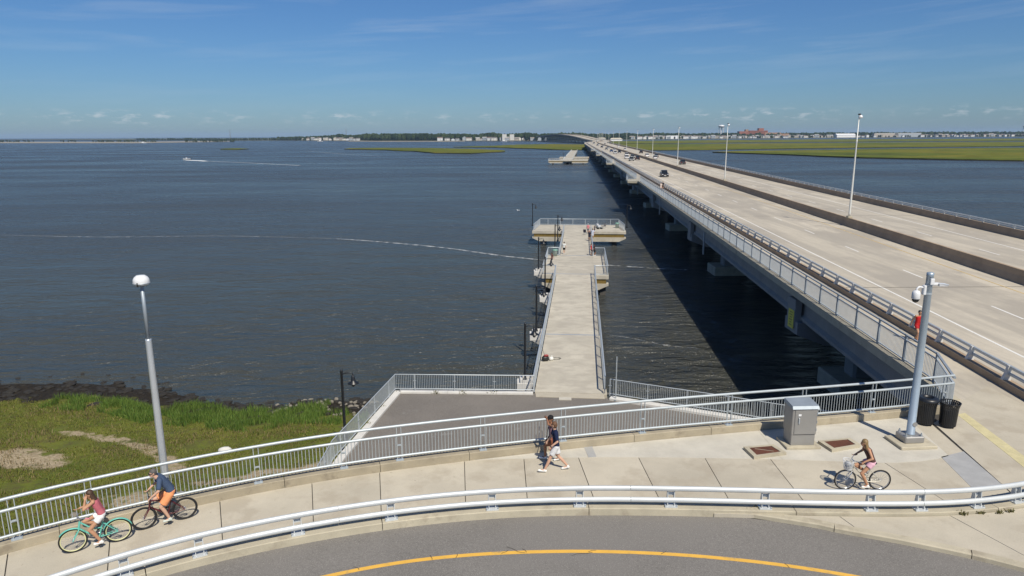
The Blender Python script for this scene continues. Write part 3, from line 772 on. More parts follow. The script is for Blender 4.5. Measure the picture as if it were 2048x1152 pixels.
# piers: cap beam with end walls, columns, footings in the water
capm = MB(); capm.add([(-0.22, -1.15, 5.65), (31.6, -1.15, 5.65), (31.6, 1.15, 5.65), (-0.22, 1.15, 5.65), (-0.22, -1.15, 4.75), (-0.22, 1.15, 4.75), (1.9, -1.15, 3.95), (1.9, 1.15, 3.95), (29.5, -1.15, 3.95), (29.5, 1.15, 3.95), (31.6, -1.15, 4.75), (31.6, 1.15, 4.75)],
    [(0, 1, 2, 3), (0, 3, 5, 4), (4, 5, 7, 6), (6, 7, 9, 8), (8, 9, 11, 10), (10, 11, 2, 1), (0, 4, 6, 8, 10, 1), (3, 2, 11, 9, 7, 5)])
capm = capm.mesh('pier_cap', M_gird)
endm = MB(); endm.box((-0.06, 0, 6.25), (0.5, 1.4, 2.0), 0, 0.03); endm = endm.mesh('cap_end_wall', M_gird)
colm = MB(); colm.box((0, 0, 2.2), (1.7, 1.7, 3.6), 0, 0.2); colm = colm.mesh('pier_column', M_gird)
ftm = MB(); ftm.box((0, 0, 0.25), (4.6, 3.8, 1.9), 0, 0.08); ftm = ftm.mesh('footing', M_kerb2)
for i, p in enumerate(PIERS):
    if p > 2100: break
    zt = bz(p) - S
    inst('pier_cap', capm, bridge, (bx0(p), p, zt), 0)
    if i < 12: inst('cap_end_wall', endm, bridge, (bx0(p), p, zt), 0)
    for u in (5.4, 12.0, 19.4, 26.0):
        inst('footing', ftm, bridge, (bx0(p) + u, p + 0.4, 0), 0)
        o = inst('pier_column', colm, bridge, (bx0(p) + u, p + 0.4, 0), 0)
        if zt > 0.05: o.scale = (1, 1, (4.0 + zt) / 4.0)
mb = MB(); mb.box((bx0(25) + 15.7, 25.4, 2.9), (32.6, 1.6, 5.7)); mb.build('abutment', M_gird, bridge)
# drain pipes hanging at the fascia
pm = MB(); pm.tube([(0, 0, 7.6), (0, 0, 4.6)], 0.11, 8); pm = pm.mesh('drain_pipe', M_galv2)
for p in (84.0, 127.5, 171.0): inst('drain_pipe', pm, bridge, (bx0(p) - 0.30, p, 0))
# yellow notice on the first pier's end wall
sg = thing('notice_sign', 'yellow notice board fixed to the bridge pier end wall', 'sign', (bx0(49.5) - 0.335, 49.2, 4.75))
mb = MB(); mb.box((bx0(49.5) - 0.335, 49.35, 5.75), (0.04, 0.95, 1.35)); mb.build('board', M_sign, sg)
for k, w in enumerate((0.5, 0.55, 0.42, 0.55, 0.36, 0.5)):
    mb = MB(); mb.box((bx0(49.5) - 0.3575, 49.35, 6.25 - 0.19 * k), (0.004, w, 0.05)); mb.build('text_line', M_ink, sg)
# overlooks (bump-outs) on the walkway side
for p in (172.0, 276.0, 392.0, 500.0):
    mb = MB(); q = [B(-3.0, p - 3.2)[:2], B(-3.0, p + 3.2)[:2], B(-0.35, p + 4.6)[:2], B(-0.35, p - 4.6)[:2]]
    mb.prism(q, S - 0.42, S + 0.012); ov = mb.build('overlook_slab', M_kerb2, bridge)
    mb = MB(); mb.prism([B(-2.6, p - 2.0)[:2], B(-2.6, p + 2.0)[:2], B(0.0, p + 2.6)[:2], B(0.0, p - 2.6)[:2]], S - 1.1, S - 0.425); mb.build('overlook_corbel', M_gird, bridge)

# walkway railing on the bridge: posts, rails, balusters
brail = thing('walkway_railing', 'tall grey steel railing with balusters along the bridge walkway edge', 'railing', (bx0(60), 60, S))
u_r = -0.16
def over(Y):
    for p in (172.0, 276.0, 392.0, 500.0):
        if abs(Y - p) < 4.6: return True
    return False
def railpath(Ya, Yb):
    pts = []; y = Ya
    while y < Yb: pts.append((bx0(y) + u_r, y)); y += 6
    pts.append((bx0(Yb) + u_r, Yb)); return pts
segs = [(29.6, 167.4), (176.6, 271.4), (280.6, 387.4), (396.6, 495.4), (504.6, YEND)]
for a, b in segs:
    pts = railpath(a, b)
    if a < 30: pts = [(CORNER[0] + 0.02, CORNER[1] + 0.18)] + pts
    for z, w, h in ((1.38, 0.10, 0.06), (1.14, 0.07, 0.05), (0.16, 0.07, 0.05)):
        mb = MB(); mb.sweep([(p[0], p[1], bz(p[1])) for p in pts], [(-w / 2, z - h / 2), (w / 2, z - h / 2), (w / 2, z + h / 2), (-w / 2, z + h / 2)])
        mb.build('rail', M_galv2 if z > 1.3 else M_galv, brail)
for p in (172.0, 276.0, 392.0, 500.0):
    q = [B(-0.16, p - 4.6), B(-2.85, p - 3.1), B(-2.85, p + 3.1), B(-0.16, p + 4.6)]
    for z in (1.38, 1.14, 0.16):
        mb = MB()
        for c, d in zip(q, q[1:]): mb.bar((c[0], c[1], c[2] + z), (d[0], d[1], d[2] + z), 0.08, 0.05)
        mb.build('rail', M_galv, brail)
    mb = MB()
    for c, d in zip(q, q[1:]):
        n = int(math.dist(c, d) / 0.14)
        for k in range(1, n):
            x = c[0] + (d[0] - c[0]) * k / n; y = c[1] + (d[1] - c[1]) * k / n
            mb.bar((x, y, S + 0.16), (x, y, S + 1.14), 0.022, 0.022)
    tag(mb.build('balusters', M_galv, brail), kind='stuff')
pst = MB(); pst.add([(-0.05, -0.09, 0), (0.05, -0.09, 0), (0.05, 0.09, 0), (-0.05, 0.09, 0), (-0.04, -0.05, 1.43), (0.04, -0.05, 1.43), (0.04, 0.05, 1.43), (-0.04, 0.05, 1.43)], [(3, 2, 1, 0), (4, 5, 6, 7), (0, 1, 5, 4), (1, 2, 6, 5), (2, 3, 7, 6), (3, 0, 4, 7)])
pst.box((0, 0, 0.02), (0.22, 0.26, 0.04))
pst = pst.mesh('post', M_galv2)
ypost = [29.6 + 2.95 * k for k in range(170)]
for y in ypost:
    if not over(y): inst('post', pst, brail, B(u_r, y), -math.atan(0.085))
bal = MB(); bal.bar((0, 0, 0.16), (0, 0, 1.14), 0.022, 0.022); bal = bal.mesh('baluster', M_galv)
nb = 0; rest = MB()
cy = CORNER[1] + 0.3
y = CORNER[1] + 0.3
while y < 260:
    if not over(y):
        x = bx0(y) + u_r if y > 29.6 else CORNER[0] + 0.02 + (bx0(29.6) + u_r - CORNER[0]) * (y - CORNER[1]) / (29.6 - CORNER[1])
        if nb < 300: inst('baluster', bal, brail, (x, y, S)); nb += 1
        else: rest.bar((x, y, S + 0.16), (x, y, S + 1.14), 0.024, 0.024)
    y += 0.125 if y < 120 else 0.2
tag(rest.build('balusters', M_galv, brail), kind='stuff')

# traffic rail between walkway and carriageway
trail = thing('traffic_rail', 'two-bar metal traffic rail on kerb between walkway and carriageway', 'guard rail', (bx0(60) + 2.8, 60, S))
for z, r in ((0.92, 0.07), (0.62, 0.06)):
    ys = [18 + 8 * k for k in range(120)] + [YEND]
    mb = MB(); mb.sweep([B(2.86 if z > .8 else 2.84, y) for y in ys], [(-r * 0.9, z - r), (r * 0.9, z - r), (r * 0.9, z + r * 0.7), (0, z + r), (-r * 0.9, z + r * 0.7)])
    mb.build('rail', M_galv, trail)
tp = MB(); tp.add([(-0.24, -0.05, 0.30), (0.08, -0.05, 0.30), (0.04, -0.05, 0.98), (-0.06, -0.05, 0.98), (-0.12, -0.05, 0.62), (-0.24, 0.05, 0.30), (0.08, 0.05, 0.30), (0.04, 0.05, 0.98), (-0.06, 0.05, 0.98), (-0.12, 0.05, 0.62)],
    [(0, 1, 2, 3, 4), (9, 8, 7, 6, 5), (0, 5, 6, 1), (1, 6, 7, 2), (2, 7, 8, 3), (3, 8, 9, 4), (4, 9, 5, 0)])
tp.v = [(a * 1.15, b * 1.7, c) for a, b, c in tp.v]
tp = tp.mesh('post', M_white)
for k in range(150): inst('post', tp, trail, B(2.83, 20.5 + 2.88 * k), -math.atan(0.085))
# rail on the far parapet
frail = thing('parapet_rail', 'white metal rail on the far parapet of the bridge', 'guard rail', (bx0(80) + 31.4, 80, S))
for z, r in ((1.22, 0.055), (1.02, 0.045)):
    mb = MB(); mb.sweep([B(31.42, y) for y in [18 + 8 * k for k in range(120)] + [YEND]], [(-r, z - r), (r, z - r), (r, z + r), (-r, z + r)])
    mb.build('rail', M_alu, frail)
fp = MB(); fp.box((0, 0, 1.02), (0.14, 0.12, 0.46)); fp = fp.mesh('post', M_alu)
for k in range(150): inst('post', fp, frail, B(31.42, 40 + 2.9 * k), 0)

# ---------------------------------------------------------------- pedestrian railing on the kerb
PR = offset(NK, 0.16); PR = PR[:-1] + [(CORNER[0] - 0.02, CORNER[1] + 0.16)]
LP = lengths(PR)
prail = thing('pedestrian_railing', 'curved pale steel railing with thin balusters along the sidewalk kerb', 'railing', (PR[len(PR) // 2][0], PR[len(PR) // 2][1], S))
for z, r in ((1.50, 0.048), (1.17, 0.046), (0.42, 0.04)):
    mb = MB(); mb.tube([(p[0], p[1], S + z) for p in PR], r, 10); mb.build('rail', M_rail, prail, True)
bal = MB(); bal.tube([(0, 0, 0.42), (0, 0, 1.17)], 0.0115, 6); bal = bal.mesh('baluster', M_rail)
pp = MB()
for dx in (-0.075, 0.075): pp.box((dx, 0, 0.87), (0.02, 0.05, 1.24))
pp.box((0, 0, 0.275), (0.26, 0.2, 0.03)); pp.box((0, 0, 0.8), (0.17, 0.03, 0.05)); pp.box((0, -0.03, 0.83), (0.10, 0.05, 0.03))
pp = pp.mesh('post', M_rail)
s0 = 9.4 - 9.2
posts_px = [40, 172, 335, 525, 683, 790, 962, 1128, 1290, 1448, 1598, 1745, 1880]
pS = []
for px in posts_px:
    # nearest point of the railing path to the ray column
    best = min(range(len(PR)), key=lambda i: abs(PR[i][0] / (PR[i][1] * math.cos(PITCH) + (CAM_H - S - 0.5) * math.sin(PITCH)) - (px - 1024) / FPX))
    pS.append(LP[best])
d_ = (pS[-1] - pS[0]) / (len(pS) - 1)
pS = [pS[0] - d_ * 2, pS[0] - d_] + pS
for s_ in pS:
    if s_ < 0: continue
    x, y, a = along(PR, s_, LP); inst('post', pp, prail, (x, y, S), a)
s_ = max(0.05, pS[2] - 4.5); nb = 0; rest = MB()
while s_ < LP[-1] - 0.05:
    if min(abs(s_ - q) for q in pS) > 0.055:
        x, y, a = along(PR, s_, LP)
        if nb < 300: inst('baluster', bal, prail, (x, y, S), a); nb += 1
        else: rest.tube([(x, y, S + 0.42), (x, y, S + 1.17)], 0.0115, 6)
    s_ += 0.112
if rest.v: tag(rest.build('balusters', M_rail, prail), kind='stuff')

# ---------------------------------------------------------------- white guard rail along the road
GR = GRP; LG = lengths(GR)
grail = thing('guard_rail', 'white two-tube guard rail curving along the road edge', 'guard rail', (GR[len(GR) // 2][0], GR[len(GR) // 2][1], S))
for z, r, o in ((0.66, 0.08, 0.0), (0.30, 0.08, -0.02)):
    pth = offset(GR, o); s_ = 0.0; L = lengths(pth); k = 0
    while s_ < L[-1] - 0.3:
        e_ = min(s_ + 8.6, L[-1])
        mb = MB(); q = sub(pth, s_ + 0.006, e_ - 0.006, 0.3); mb.tube([(p[0], p[1], S + z) for p in q], r, 12, sx=0.85); mb.build('tube_rail', M_alu, grail, True)
        s_ = e_
gp = MB()
for dx in (-0.10, 0.10):
    gp.add([(dx - 0.01, -0.06, 0.08), (dx + 0.01, -0.06, 0.08), (dx + 0.01, 0.17, 0.08), (dx - 0.01, 0.17, 0.08), (dx - 0.01, 0.02, 0.70), (dx + 0.01, 0.02, 0.70), (dx + 0.01, 0.09, 0.70), (dx - 0.01, 0.09, 0.70)], [(3, 2, 1, 0), (4, 5, 6, 7), (0, 1, 5, 4), (1, 2, 6, 5), (2, 3, 7, 6), (3, 0, 4, 7)])
gp.box((0, 0.03, 0.105), (0.36, 0.30, 0.03)); gp.box((0, 0.10, 0.45), (0.20, 0.014, 0.1))
gp = gp.mesh('post', M_alu)
boltm = MB(); boltm.lathe([(0.022, 0), (0.022, 0.035), (0.012, 0.045)], 6); boltm = boltm.mesh('bolt', M_galv2)
gpx = [250, 402, 585, 788, 975, 1158, 1345, 1535, 1735, 1845, 1952, 2040]
for px in [60] + gpx:
    best = min(range(len(GR)), key=lambda i: abs(GR[i][0] / (GR[i][1] * math.cos(PITCH) + (CAM_H - S - 0.4) * math.sin(PITCH)) - (px - 1024) / FPX))
    x, y, a = along(GR, LG[best], LG); inst('post', gp, grail, (x, y, S), a)
    for dx in (-0.17, 0.17): inst('bolt', boltm, grail, (x + dx * math.cos(a) + 0.07 * math.sin(a), y + dx * math.sin(a) - 0.07 * math.cos(a), S + 0.12), 0)

# ---------------------------------------------------------------- plaza railings
def picket_rail(name, label, path, z0, m, hgt=1.12, gap=0.115, postgap=2.6, limit=300, rr=0.03):
    L = lengths(path)
    t = thing(name, label, 'railing', (path[0][0], path[0][1], z0))
    for z in (hgt, 0.14):
        mb = MB(); mb.tube([(p[0], p[1], z0 + z) for p in path], rr, 8); mb.build('rail', m, t, True)
    b = MB(); b.bar((0, 0, 0.14), (0, 0, hgt), 0.02, 0.02); b = b.mesh('baluster', m)
    q = MB(); q.box((0, 0, hgt / 2), (0.05, 0.06, hgt)); q.box((0, -0.02, hgt * 0.62), (0.2, 0.03, 0.03)); q = q.mesh('post', m)
    n = max(1, round(L[-1] / postgap))
    for k in range(n + 1):
        x, y, a = along(path, L[-1] * k / n, L); inst('post', q, t, (x, y, z0), a)
    s_ = gap; c = 0; rest = MB()
    while s_ < L[-1] - 0.05:
        x, y, a = along(path, s_, L)
        if c < limit: inst('baluster', b, t, (x, y, z0), a); c += 1
        else: rest.bar((x, y, z0 + 0.14), (x, y, z0 + hgt), 0.02, 0.02)
        s_ += gap
    if rest.v: tag(rest.build('balusters', m, t), kind='stuff')
    return t
picket_rail('plaza_railing', 'grey picket railing along the left and far edge of the asphalt landing', [(-9.25, 29.0), (-9.28, 33.2), (-7.7, 43.28), (1.42, 42.9)], P + 0.1, M_galv)
picket_rail('plaza_railing', 'grey picket railing from the pier entrance towards the bridge', [(6.25, 42.1)] + [(p[0], p[1] + 0.06) for p in PC[4:7]] + [(19.5, 35.9)], P + 0.12, M_galv)

# ---------------------------------------------------------------- fishing piers
def pier_axis(o, sl):
    d = Vector((sl, 1)).normalized(); n = Vector((d.y, -d.x))        # n points right
    return lambda s, u, z=0.0: (o[0] + d.x * s + n.x * u, o[1] + d.y * s + n.y * u, z)
M_stop = mat('end_cover_grey', (0.40, 0.43, 0.46), 0.5, 0.3, 0.1, 3)
def pier(name, label, o, sl, bays, bumps, tees, lampside=True, full=True, w=2.25):
    F = pier_axis(o, sl)
    t = thing(name, label, 'pier', (o[0], o[1], 0))
    sec = [0] + bays
    for a, b in zip(sec, bays):
        mb = MB(); mb.prism([F(a + 0.03, -w)[:2], F(a + 0.03, w)[:2], F(b - 0.03, w)[:2], F(b - 0.03, -w)[:2]], P - 0.42, P); mb.build('deck_slab', M_pier, t)
        if full:
            mb = MB(); mb.prism([F(b - 0.11, -w)[:2], F(b - 0.11, w)[:2], F(b + 0.11, w)[:2], F(b + 0.11, -w)[:2]], P - 0.05, P + 0.014); mb.build('joint_plate', M_stop, t)
    for (a, b, l, r) in bumps + tees:
        for u0, u1 in ((-l, -w - 0.01), (w + 0.01, r)):
            if abs(u1 - u0) < 0.3: continue
            mb = MB(); mb.prism([F(a, u0)[:2], F(a, u1)[:2], F(b, u1)[:2], F(b, u0)[:2]], P - 0.42, P + 0.003); mb.build('platform_slab', M_pier, t)
        # timber fascia and cap beam at the near side of the platform
        for u0, u1 in ((-l + 0.3, -w - 0.05), (w + 0.05, r - 0.3)):
            if u1 - u0 < 0.3: continue
            mb = MB(); mb.prism([F(a + 0.12, u0)[:2], F(a + 0.12, u1)[:2], F(a + 0.36, u1)[:2], F(a + 0.36, u0)[:2]], P - 0.98, P - 0.425); mb.build('fascia_beam', M_timb, t)
            s_ = -1 if u0 < 0 else 1
            out, inn = (u0, u1) if s_ < 0 else (u1, u0)
            mb = MB(); f = []
            for dy in (a + 0.02, a + 1.0):
                f += [F(dy, inn, P - 0.985), F(dy, out + s_ * 0.3, P - 0.985), F(dy, out + s_ * 0.3, P - 1.2), F(dy, out - s_ * 0.9, P - 1.75), F(dy, inn, P - 1.75)]
            mb.add(f, [(0, 1, 2, 3, 4), (9, 8, 7, 6, 5)] + [(i, 5 + i, 5 + (i + 1) % 5, (i + 1) % 5) for i in range(5)]); mb.build('pile_cap', M_pier, t)
            for dy in (a + 0.9, b - 1.0):
                mb = MB(); q = F(dy, (out * 0.72 + inn * 0.28), 0); mb.box((q[0], q[1], 0.0), (0.75, 0.75, 2.0), 0, 0.06); mb.build('pile', M_pile, t)
    s_ = 1.5
    while s_ < bays[-1]:
        mb = MB(); q = F(s_, 0); mb.prism([F(s_ - 0.5, -w - 0.25)[:2], F(s_ - 0.5, w + 0.25)[:2], F(s_ + 0.5, w + 0.25)[:2], F(s_ + 0.5, -w - 0.25)[:2]], P - 1.2, P - 0.425); mb.build('pile_cap', M_pier, t)
        for u in (-1.5, 1.5):
            mb = MB(); q = F(s_, u); mb.box((q[0], q[1], 0.2), (0.6, 0.6, 2.2), 0, 0.05); mb.build('pile', M_pile, t)
        s_ += 13.0 if full else 40
    return t, F
PIER_O = (3.70, 42.95)
BAYS = [13.6, 39.9, 53.2, 87.0]
pier1, F1 = pier('fishing_pier', 'near concrete fishing pier running out beside the bridge', PIER_O, 0.1, BAYS, [(39.0, 53.2, 4.0, 4.0)], [(77.9, 87.0, 7.9, 8.4)])
def pier_rail(name, label, paths, z0, m, dense=True, cat='railing', gap=0.13):
    t = thing(name, label, cat, (paths[0][0][0], paths[0][0][1], z0))
    pstm = MB(); pstm.box((0, 0, 0.56), (0.07, 0.07, 1.12)); pstm = pstm.mesh('post', m)
    for path in paths:
        L = lengths(path)
        for z, rr in ((1.14, 0.055), (0.12, 0.035)):
            mb = MB(); mb.tube([(p[0], p[1], z0 + z) for p in path], rr, 8); mb.build('rail', m, t, True)
        n = max(1, round(L[-1] / 2.4))
        for k in range(n + 1):
            x, y, a = along(path, L[-1] * k / n, L); inst('post', pstm, t, (x, y, z0), a)
        if dense:
            mb = MB(); s_ = gap
            while s_ < L[-1]:
                x, y, a = along(path, s_, L); mb.bar((x, y, z0 + 0.12), (x, y, z0 + 1.12), 0.013, 0.013); s_ += gap
            tag(mb.build('balusters', m, t), kind='stuff')
    return t
def fp2(F, L): return [F(s, u)[:2] for s, u in L]
pier_rail('pier_railing', 'galvanised railing along the left side of the near pier', [fp2(F1, [(0.1, -2.32), (39.6, -2.32)]), fp2(F1, [(53.0, -2.32), (77.9, -2.32)])], P, M_galv)
pier_rail('pier_railing', 'galvanised railing along the right side of the near pier', [fp2(F1, [(0.1, 2.32), (39.6, 2.32)]), fp2(F1, [(53.0, 2.32), (77.9, 2.32)])], P, M_galv)
pier_rail('platform_railing', 'railing round the left half of the middle pier platform', [fp2(F1, [(39.4, -2.4), (39.4, -3.9), (53.0, -3.9), (53.0, -2.4)])], P, M_galv)
pier_rail('platform_railing', 'railing round the right half of the middle pier platform', [fp2(F1, [(39.4, 2.4), (39.4, 3.9), (53.0, 3.9), (53.0, 2.4)])], P, M_galv)
pier_rail('end_railing', 'railing round the tee-shaped end of the near pier', [fp2(F1, [(79.0, -7.7), (86.8, -7.0), (86.8, 7.5), (79.0, 8.2)])], P, M_galv)
# white lamp brackets on the left side and lamps on them
def lamp_mesh():
    root = thing('pier_lamp', 'x', 'lamp post', (0, 0, 0), 0, 'black pier lamps', local=True)
    mb = MB(); mb.lathe([(0.17, 0.0), (0.17, 0.18), (0.11, 0.3), (0.085, 0.4), (0.07, 4.05), (0.09, 4.1), (0.09, 4.16), (0.03, 4.24)], 12); mb.build('pole', M_blk, root, True)
    mb = MB(); mb.tube([(0, 0, 3.92), (0.18, 0, 4.0), (0.42, 0, 4.02), (0.60, 0, 4.0), (0.62, 0, 3.85)], 0.032, 8); mb.build('arm', M_blk, root, True)
    mb = MB(); mb.lathe([(0.05, 3.88), (0.09, 3.82), (0.12, 3.62), (0.15, 3.52), (0.30, 3.42), (0.31, 3.39), (0.16, 3.40), (0.10, 3.42)], 16, (0.62, 0, 0)); mb.build('lamp_shade', M_blk, root, True)
    mb = MB(); mb.lathe([(0.11, 3.41), (0.12, 3.34), (0.09, 3.22), (0.03, 3.18)], 12, (0.62, 0, 0)); mb.build('lamp_glass', mat('lamp_glass', (0.10, 0.10, 0.10), 0.2), root, True)
    return root
lamp0 = lamp_mesh()
ordw = ['first', 'second', 'third', 'fourth', 'fifth', 'sixth']
spots = []
for k, yy in enumerate((45.0, 57.0, 71.0, 85.0, 98.0, 109.5)):
    s_ = (yy - PIER_O[1]) * 1.005
    u = -3.05 if not 38 < s_ < 54 else -4.6
    spots.append((F1(s_, u), P, '%s black lamp post on the left side of the near pier, counted from the landing' % ordw[k]))
spots.append((F1(86.0, -8.4), P, 'black lamp post at the far left corner of the near pier end'))
spots.append((F1(84.5, 8.9), P, 'black lamp post at the right corner of the near pier end'))
spots.append(((-9.55, 36.9, 0), P - 0.35, 'black lamp post beside the left railing of the asphalt landing'))
first = True
brk = MB(); brk.box((-.1, 0, -0.42), (1.25, 1.0, 0.6), 0, 0.03); brk.box((0.1, -0.4, -0.05), (0.8, 0.16, 0.30)); brk.box((0.1, 0.4, -0.05), (0.8, 0.16, 0.30)); brk.box((-0.42, 0, -0.05), (0.16, 0.95, 0.30))
brk.add([(-0.5, -0.47, -0.73), (0.5, -0.47, -0.73), (0.5, 0.47, -0.73), (-0.5, 0.47, -0.73), (0.1, -0.4, -1.1), (0.5, -0.4, -1.1), (0.5, 0.4, -1.1), (0.1, 0.4, -1.1)], [(0, 1, 5, 4), (1, 2, 6, 5), (2, 3, 7, 6), (3, 0, 4, 7), (4, 5, 6, 7)])
brk = brk.mesh('lamp_bracket', M_white)
for p, z, lab in spots:
    if first:
        lamp0.location = (p[0], p[1], z - 0.1); lamp0['label'] = lab; first = False
    else: copy_tree(lamp0, (p[0], p[1], z - 0.1), random.uniform(-0.1, 0.1), lab)
    if 'counted' in lab and lab[:2] in ('fi', 'se', 'th', 'fo') and 'fifth' not in lab: inst('lamp_bracket', brk, pier1, (p[0] + 0.15, p[1] + 0.3, P), 0)
# flag-less slim pole by the pier entrance
sp_ = thing('slim_pole', 'slim bare grey pole at the right of the pier entrance', 'pole', (6.55, 41.6, P))
mb = MB(); mb.tube([(6.55, 41.6, P), (6.55, 41.6, P + 2.9)], 0.035, 8); mb.build('shaft', M_galv, sp_, True)
mb = MB(); mb.box((6.55, 41.6, P + 0.03), (0.22, 0.22, 0.06)); mb.build('base_plate', M_galv2, sp_)
# second pier, far out
pier2, F2 = pier('fishing_pier', 'far concrete fishing pier with tee end in the middle distance', (36.6, 462.0), 0.105, [60, 130, 300], [], [(0.0, 11.0, 12.5, 13.5), (62.0, 80.0, 7.5, 14.5)], full=False, w=3.0)
pier_rail('pier_railing', 'pale railing of the far fishing pier', [fp2(F2, [(11.0, -3.0), (10.8, -12.3), (0.2, -12.3), (0.2, 13.3), (10.8, 13.3), (11.0, 3.0)]), fp2(F2, [(12, -3.0), (60, -3.0)]), fp2(F2, [(12, 3.0), (60, 3.0)]), fp2(F2, [(80, -3.0), (300, -3.0)]), fp2(F2, [(80, 3.0), (300, 3.0)])], P, M_alu, dense=True, gap=0.5)
for q, lab in (((10.0, -12.6), 'thin black lamp post at the left end of the far fishing pier'), ((40.0, -3.8), 'black lamp post on the left side of the far fishing pier'), ((75.0, 15.0), 'pale lamp post at the right platform of the far fishing pier')):
    copy_tree(lamp0, F2(q[0], q[1], P), 0, lab)
# ---------------------------------------------------------------- street furniture on the sidewalk
# tall lamp on the left, outside the railing
LX, LY = -10.76, 19.75
lamp = thing('street_lamp', 'tall silver lamp post with white domed head left of the sidewalk', 'lamp post', (LX, LY, S))
mb = MB(); mb.lathe([(0.122, 0.0), (0.115, 0.8), (0.088, 5.1), (0.085, 5.12), (0.085, 5.16), (0.062, 5.17)], 20, (LX, LY, S)); mb.build('lower_pole', M_silver, lamp, True)
mb = MB(); mb.lathe([(0.056, 5.15), (0.050, 6.9)], 16, (LX, LY, S)); mb.build('upper_pole', M_galv2, lamp, True)
mb = MB(); mb.lathe([(0.08, 6.66), (0.17, 6.67), (0.215, 6.70), (0.226, 6.76), (0.214, 6.85), (0.175, 6.91), (0.13, 6.94), (0.12, 6.955), (0.0, 6.96)], 24, (LX, LY, S + 0.13)); head = mb.build('lamp_head', M_glassw, lamp, True)
mb = MB(); mb.lathe([(0.228, 6.715), (0.233, 6.73), (0.230, 6.745)], 24, (LX, LY, S + 0.13)); mb.build('rim_band', M_galv, head, True)
mb = MB(); mb.box((LX, LY - 0.225, S + 6.84), (0.03, 0.03, 0.12)); mb.build('latch', M_blk2, head)
mb = MB(); mb.box((LX, LY, S + 0.04), (0.5, 0.5, 0.08), 0.4, 0.01); mb.build('base_plate', M_galv2, lamp)
mb = MB(); mb.box((LX, LY, 3.4), (0.9, 0.9, 9.1), 0.4, 0.03); tag(mb.build('pedestal', M_gird, lamp), 'concrete pedestal beside the wall')

# camera pole
q = at(1818, 886, S); CX, CY = q.x, q.y
cp = thing('camera_pole', 'blue-grey steel pole with white dome camera on a concrete base', 'pole', (CX, CY, S))
qb = A([(1774, 880), (1813, 878), (1860, 898), (1818, 905)], S)
mb = MB(); mb.box((CX + 0.02, CY - 0.05, S + 0.06), (1.35, 1.05, 0.12), R(4), 0.02); mb.build('concrete_base', M_kerb2, cp)
mb = MB(); mb.box((CX, CY, S + 0.24), (0.72, 0.62, 0.25), R(4), 0.03); mb.build('transformer_base', M_cab, cp)
for dx in (-0.27, 0.27):
    for dy in (-0.22, 0.22):
        mb = MB(); mb.lathe([(0.04, 0), (0.04, 0.06), (0.022, 0.06), (0.022, 0.12)], 8, (CX + dx, CY + dy, S + 0.366)); mb.build('anchor_bolt', M_galv2, cp)
mb = MB(); mb.lathe([(0.16, 0.366), (0.16, 0.40), (0.138, 0.42), (0.112, 6.18), (0.118, 6.185), (0.118, 6.30), (0.04, 6.33)], 20, (CX, CY, S)); mb.build('pole_shaft', M_pole, cp, True)
mb = MB(); mb.tube([(CX + 0.05, CY - 0.128, S + 0.78), (CX + 0.05, CY - 0.15, S + 0.78)], 0.085, 14); mb.build('hand_hole_cover', M_cab, cp)
mb = MB(); mb.lathe([(0.126, 5.55), (0.126, 5.60)], 20, (CX, CY, S)); mb.lathe([(0.124, 5.86), (0.124, 5.91)], 20, (CX, CY, S)); mb.build('bracket_bands', M_galv, cp)
mb = MB(); mb.box((CX - 0.16, CY - 0.02, S + 5.70), (0.10, 0.16, 0.34), 0, 0.02); mb.build('camera_bracket', M_glassw, cp)
mb = MB(); mb.tube([(CX - 0.16, CY - 0.02, S + 5.78), (CX - 0.36, CY - 0.05, S + 5.82), (CX - 0.44, CY - 0.06, S + 5.76), (CX - 0.44, CY - 0.06, S + 5.66)], 0.035, 8); mb.build('camera_arm', M_glassw, cp, True)
mb = MB(); mb.lathe([(0.03, 5.70), (0.10, 5.68), (0.135, 5.60), (0.138, 5.42), (0.128, 5.40)], 18, (CX - 0.44, CY - 0.06, S)); dc = mb.build('camera_housing', M_glassw, cp, True)
mb = MB(); mb.lathe([(0.118, 5.405), (0.115, 5.36), (0.085, 5.30), (0.03, 5.265)], 18, (CX - 0.44, CY - 0.06, S)); mb.build('dome_lens', M_lens, dc, True)
mb = MB(); mb.box((CX + 0.22, CY + 0.02, S + 5.90), (0.22, 0.10, 0.10), 0, 0.02); mb.build('light_bracket', M_glassw, cp)
mb = MB(); mb.add([(CX + 0.30, CY - 0.10, S + 5.93), (CX + 0.62, CY - 0.13, S + 5.90), (CX + 0.70, CY + 0.02, S + 5.88), (CX + 0.62, CY + 0.16, S + 5.90), (CX + 0.30, CY + 0.13, S + 5.93), (CX + 0.32, CY - 0.08, S + 5.84), (CX + 0.60, CY - 0.10, S + 5.84), (CX + 0.66, CY + 0.02, S + 5.84), (CX + 0.60, CY + 0.13, S + 5.84), (CX + 0.32, CY + 0.10, S + 5.84)], [(4, 3, 2, 1, 0), (5, 6, 7, 8, 9)] + [(i, (i + 1) % 5, 5 + (i + 1) % 5, 5 + i) for i in range(5)])
mb.build('flood_light', M_glassw, cp)
mb = MB(); mb.box((CX + 0.0, CY - 0.16, S + 6.02), (0.14, 0.07, 0.22), 0, 0.015); mb.build('antenna_box', M_glassw, cp)

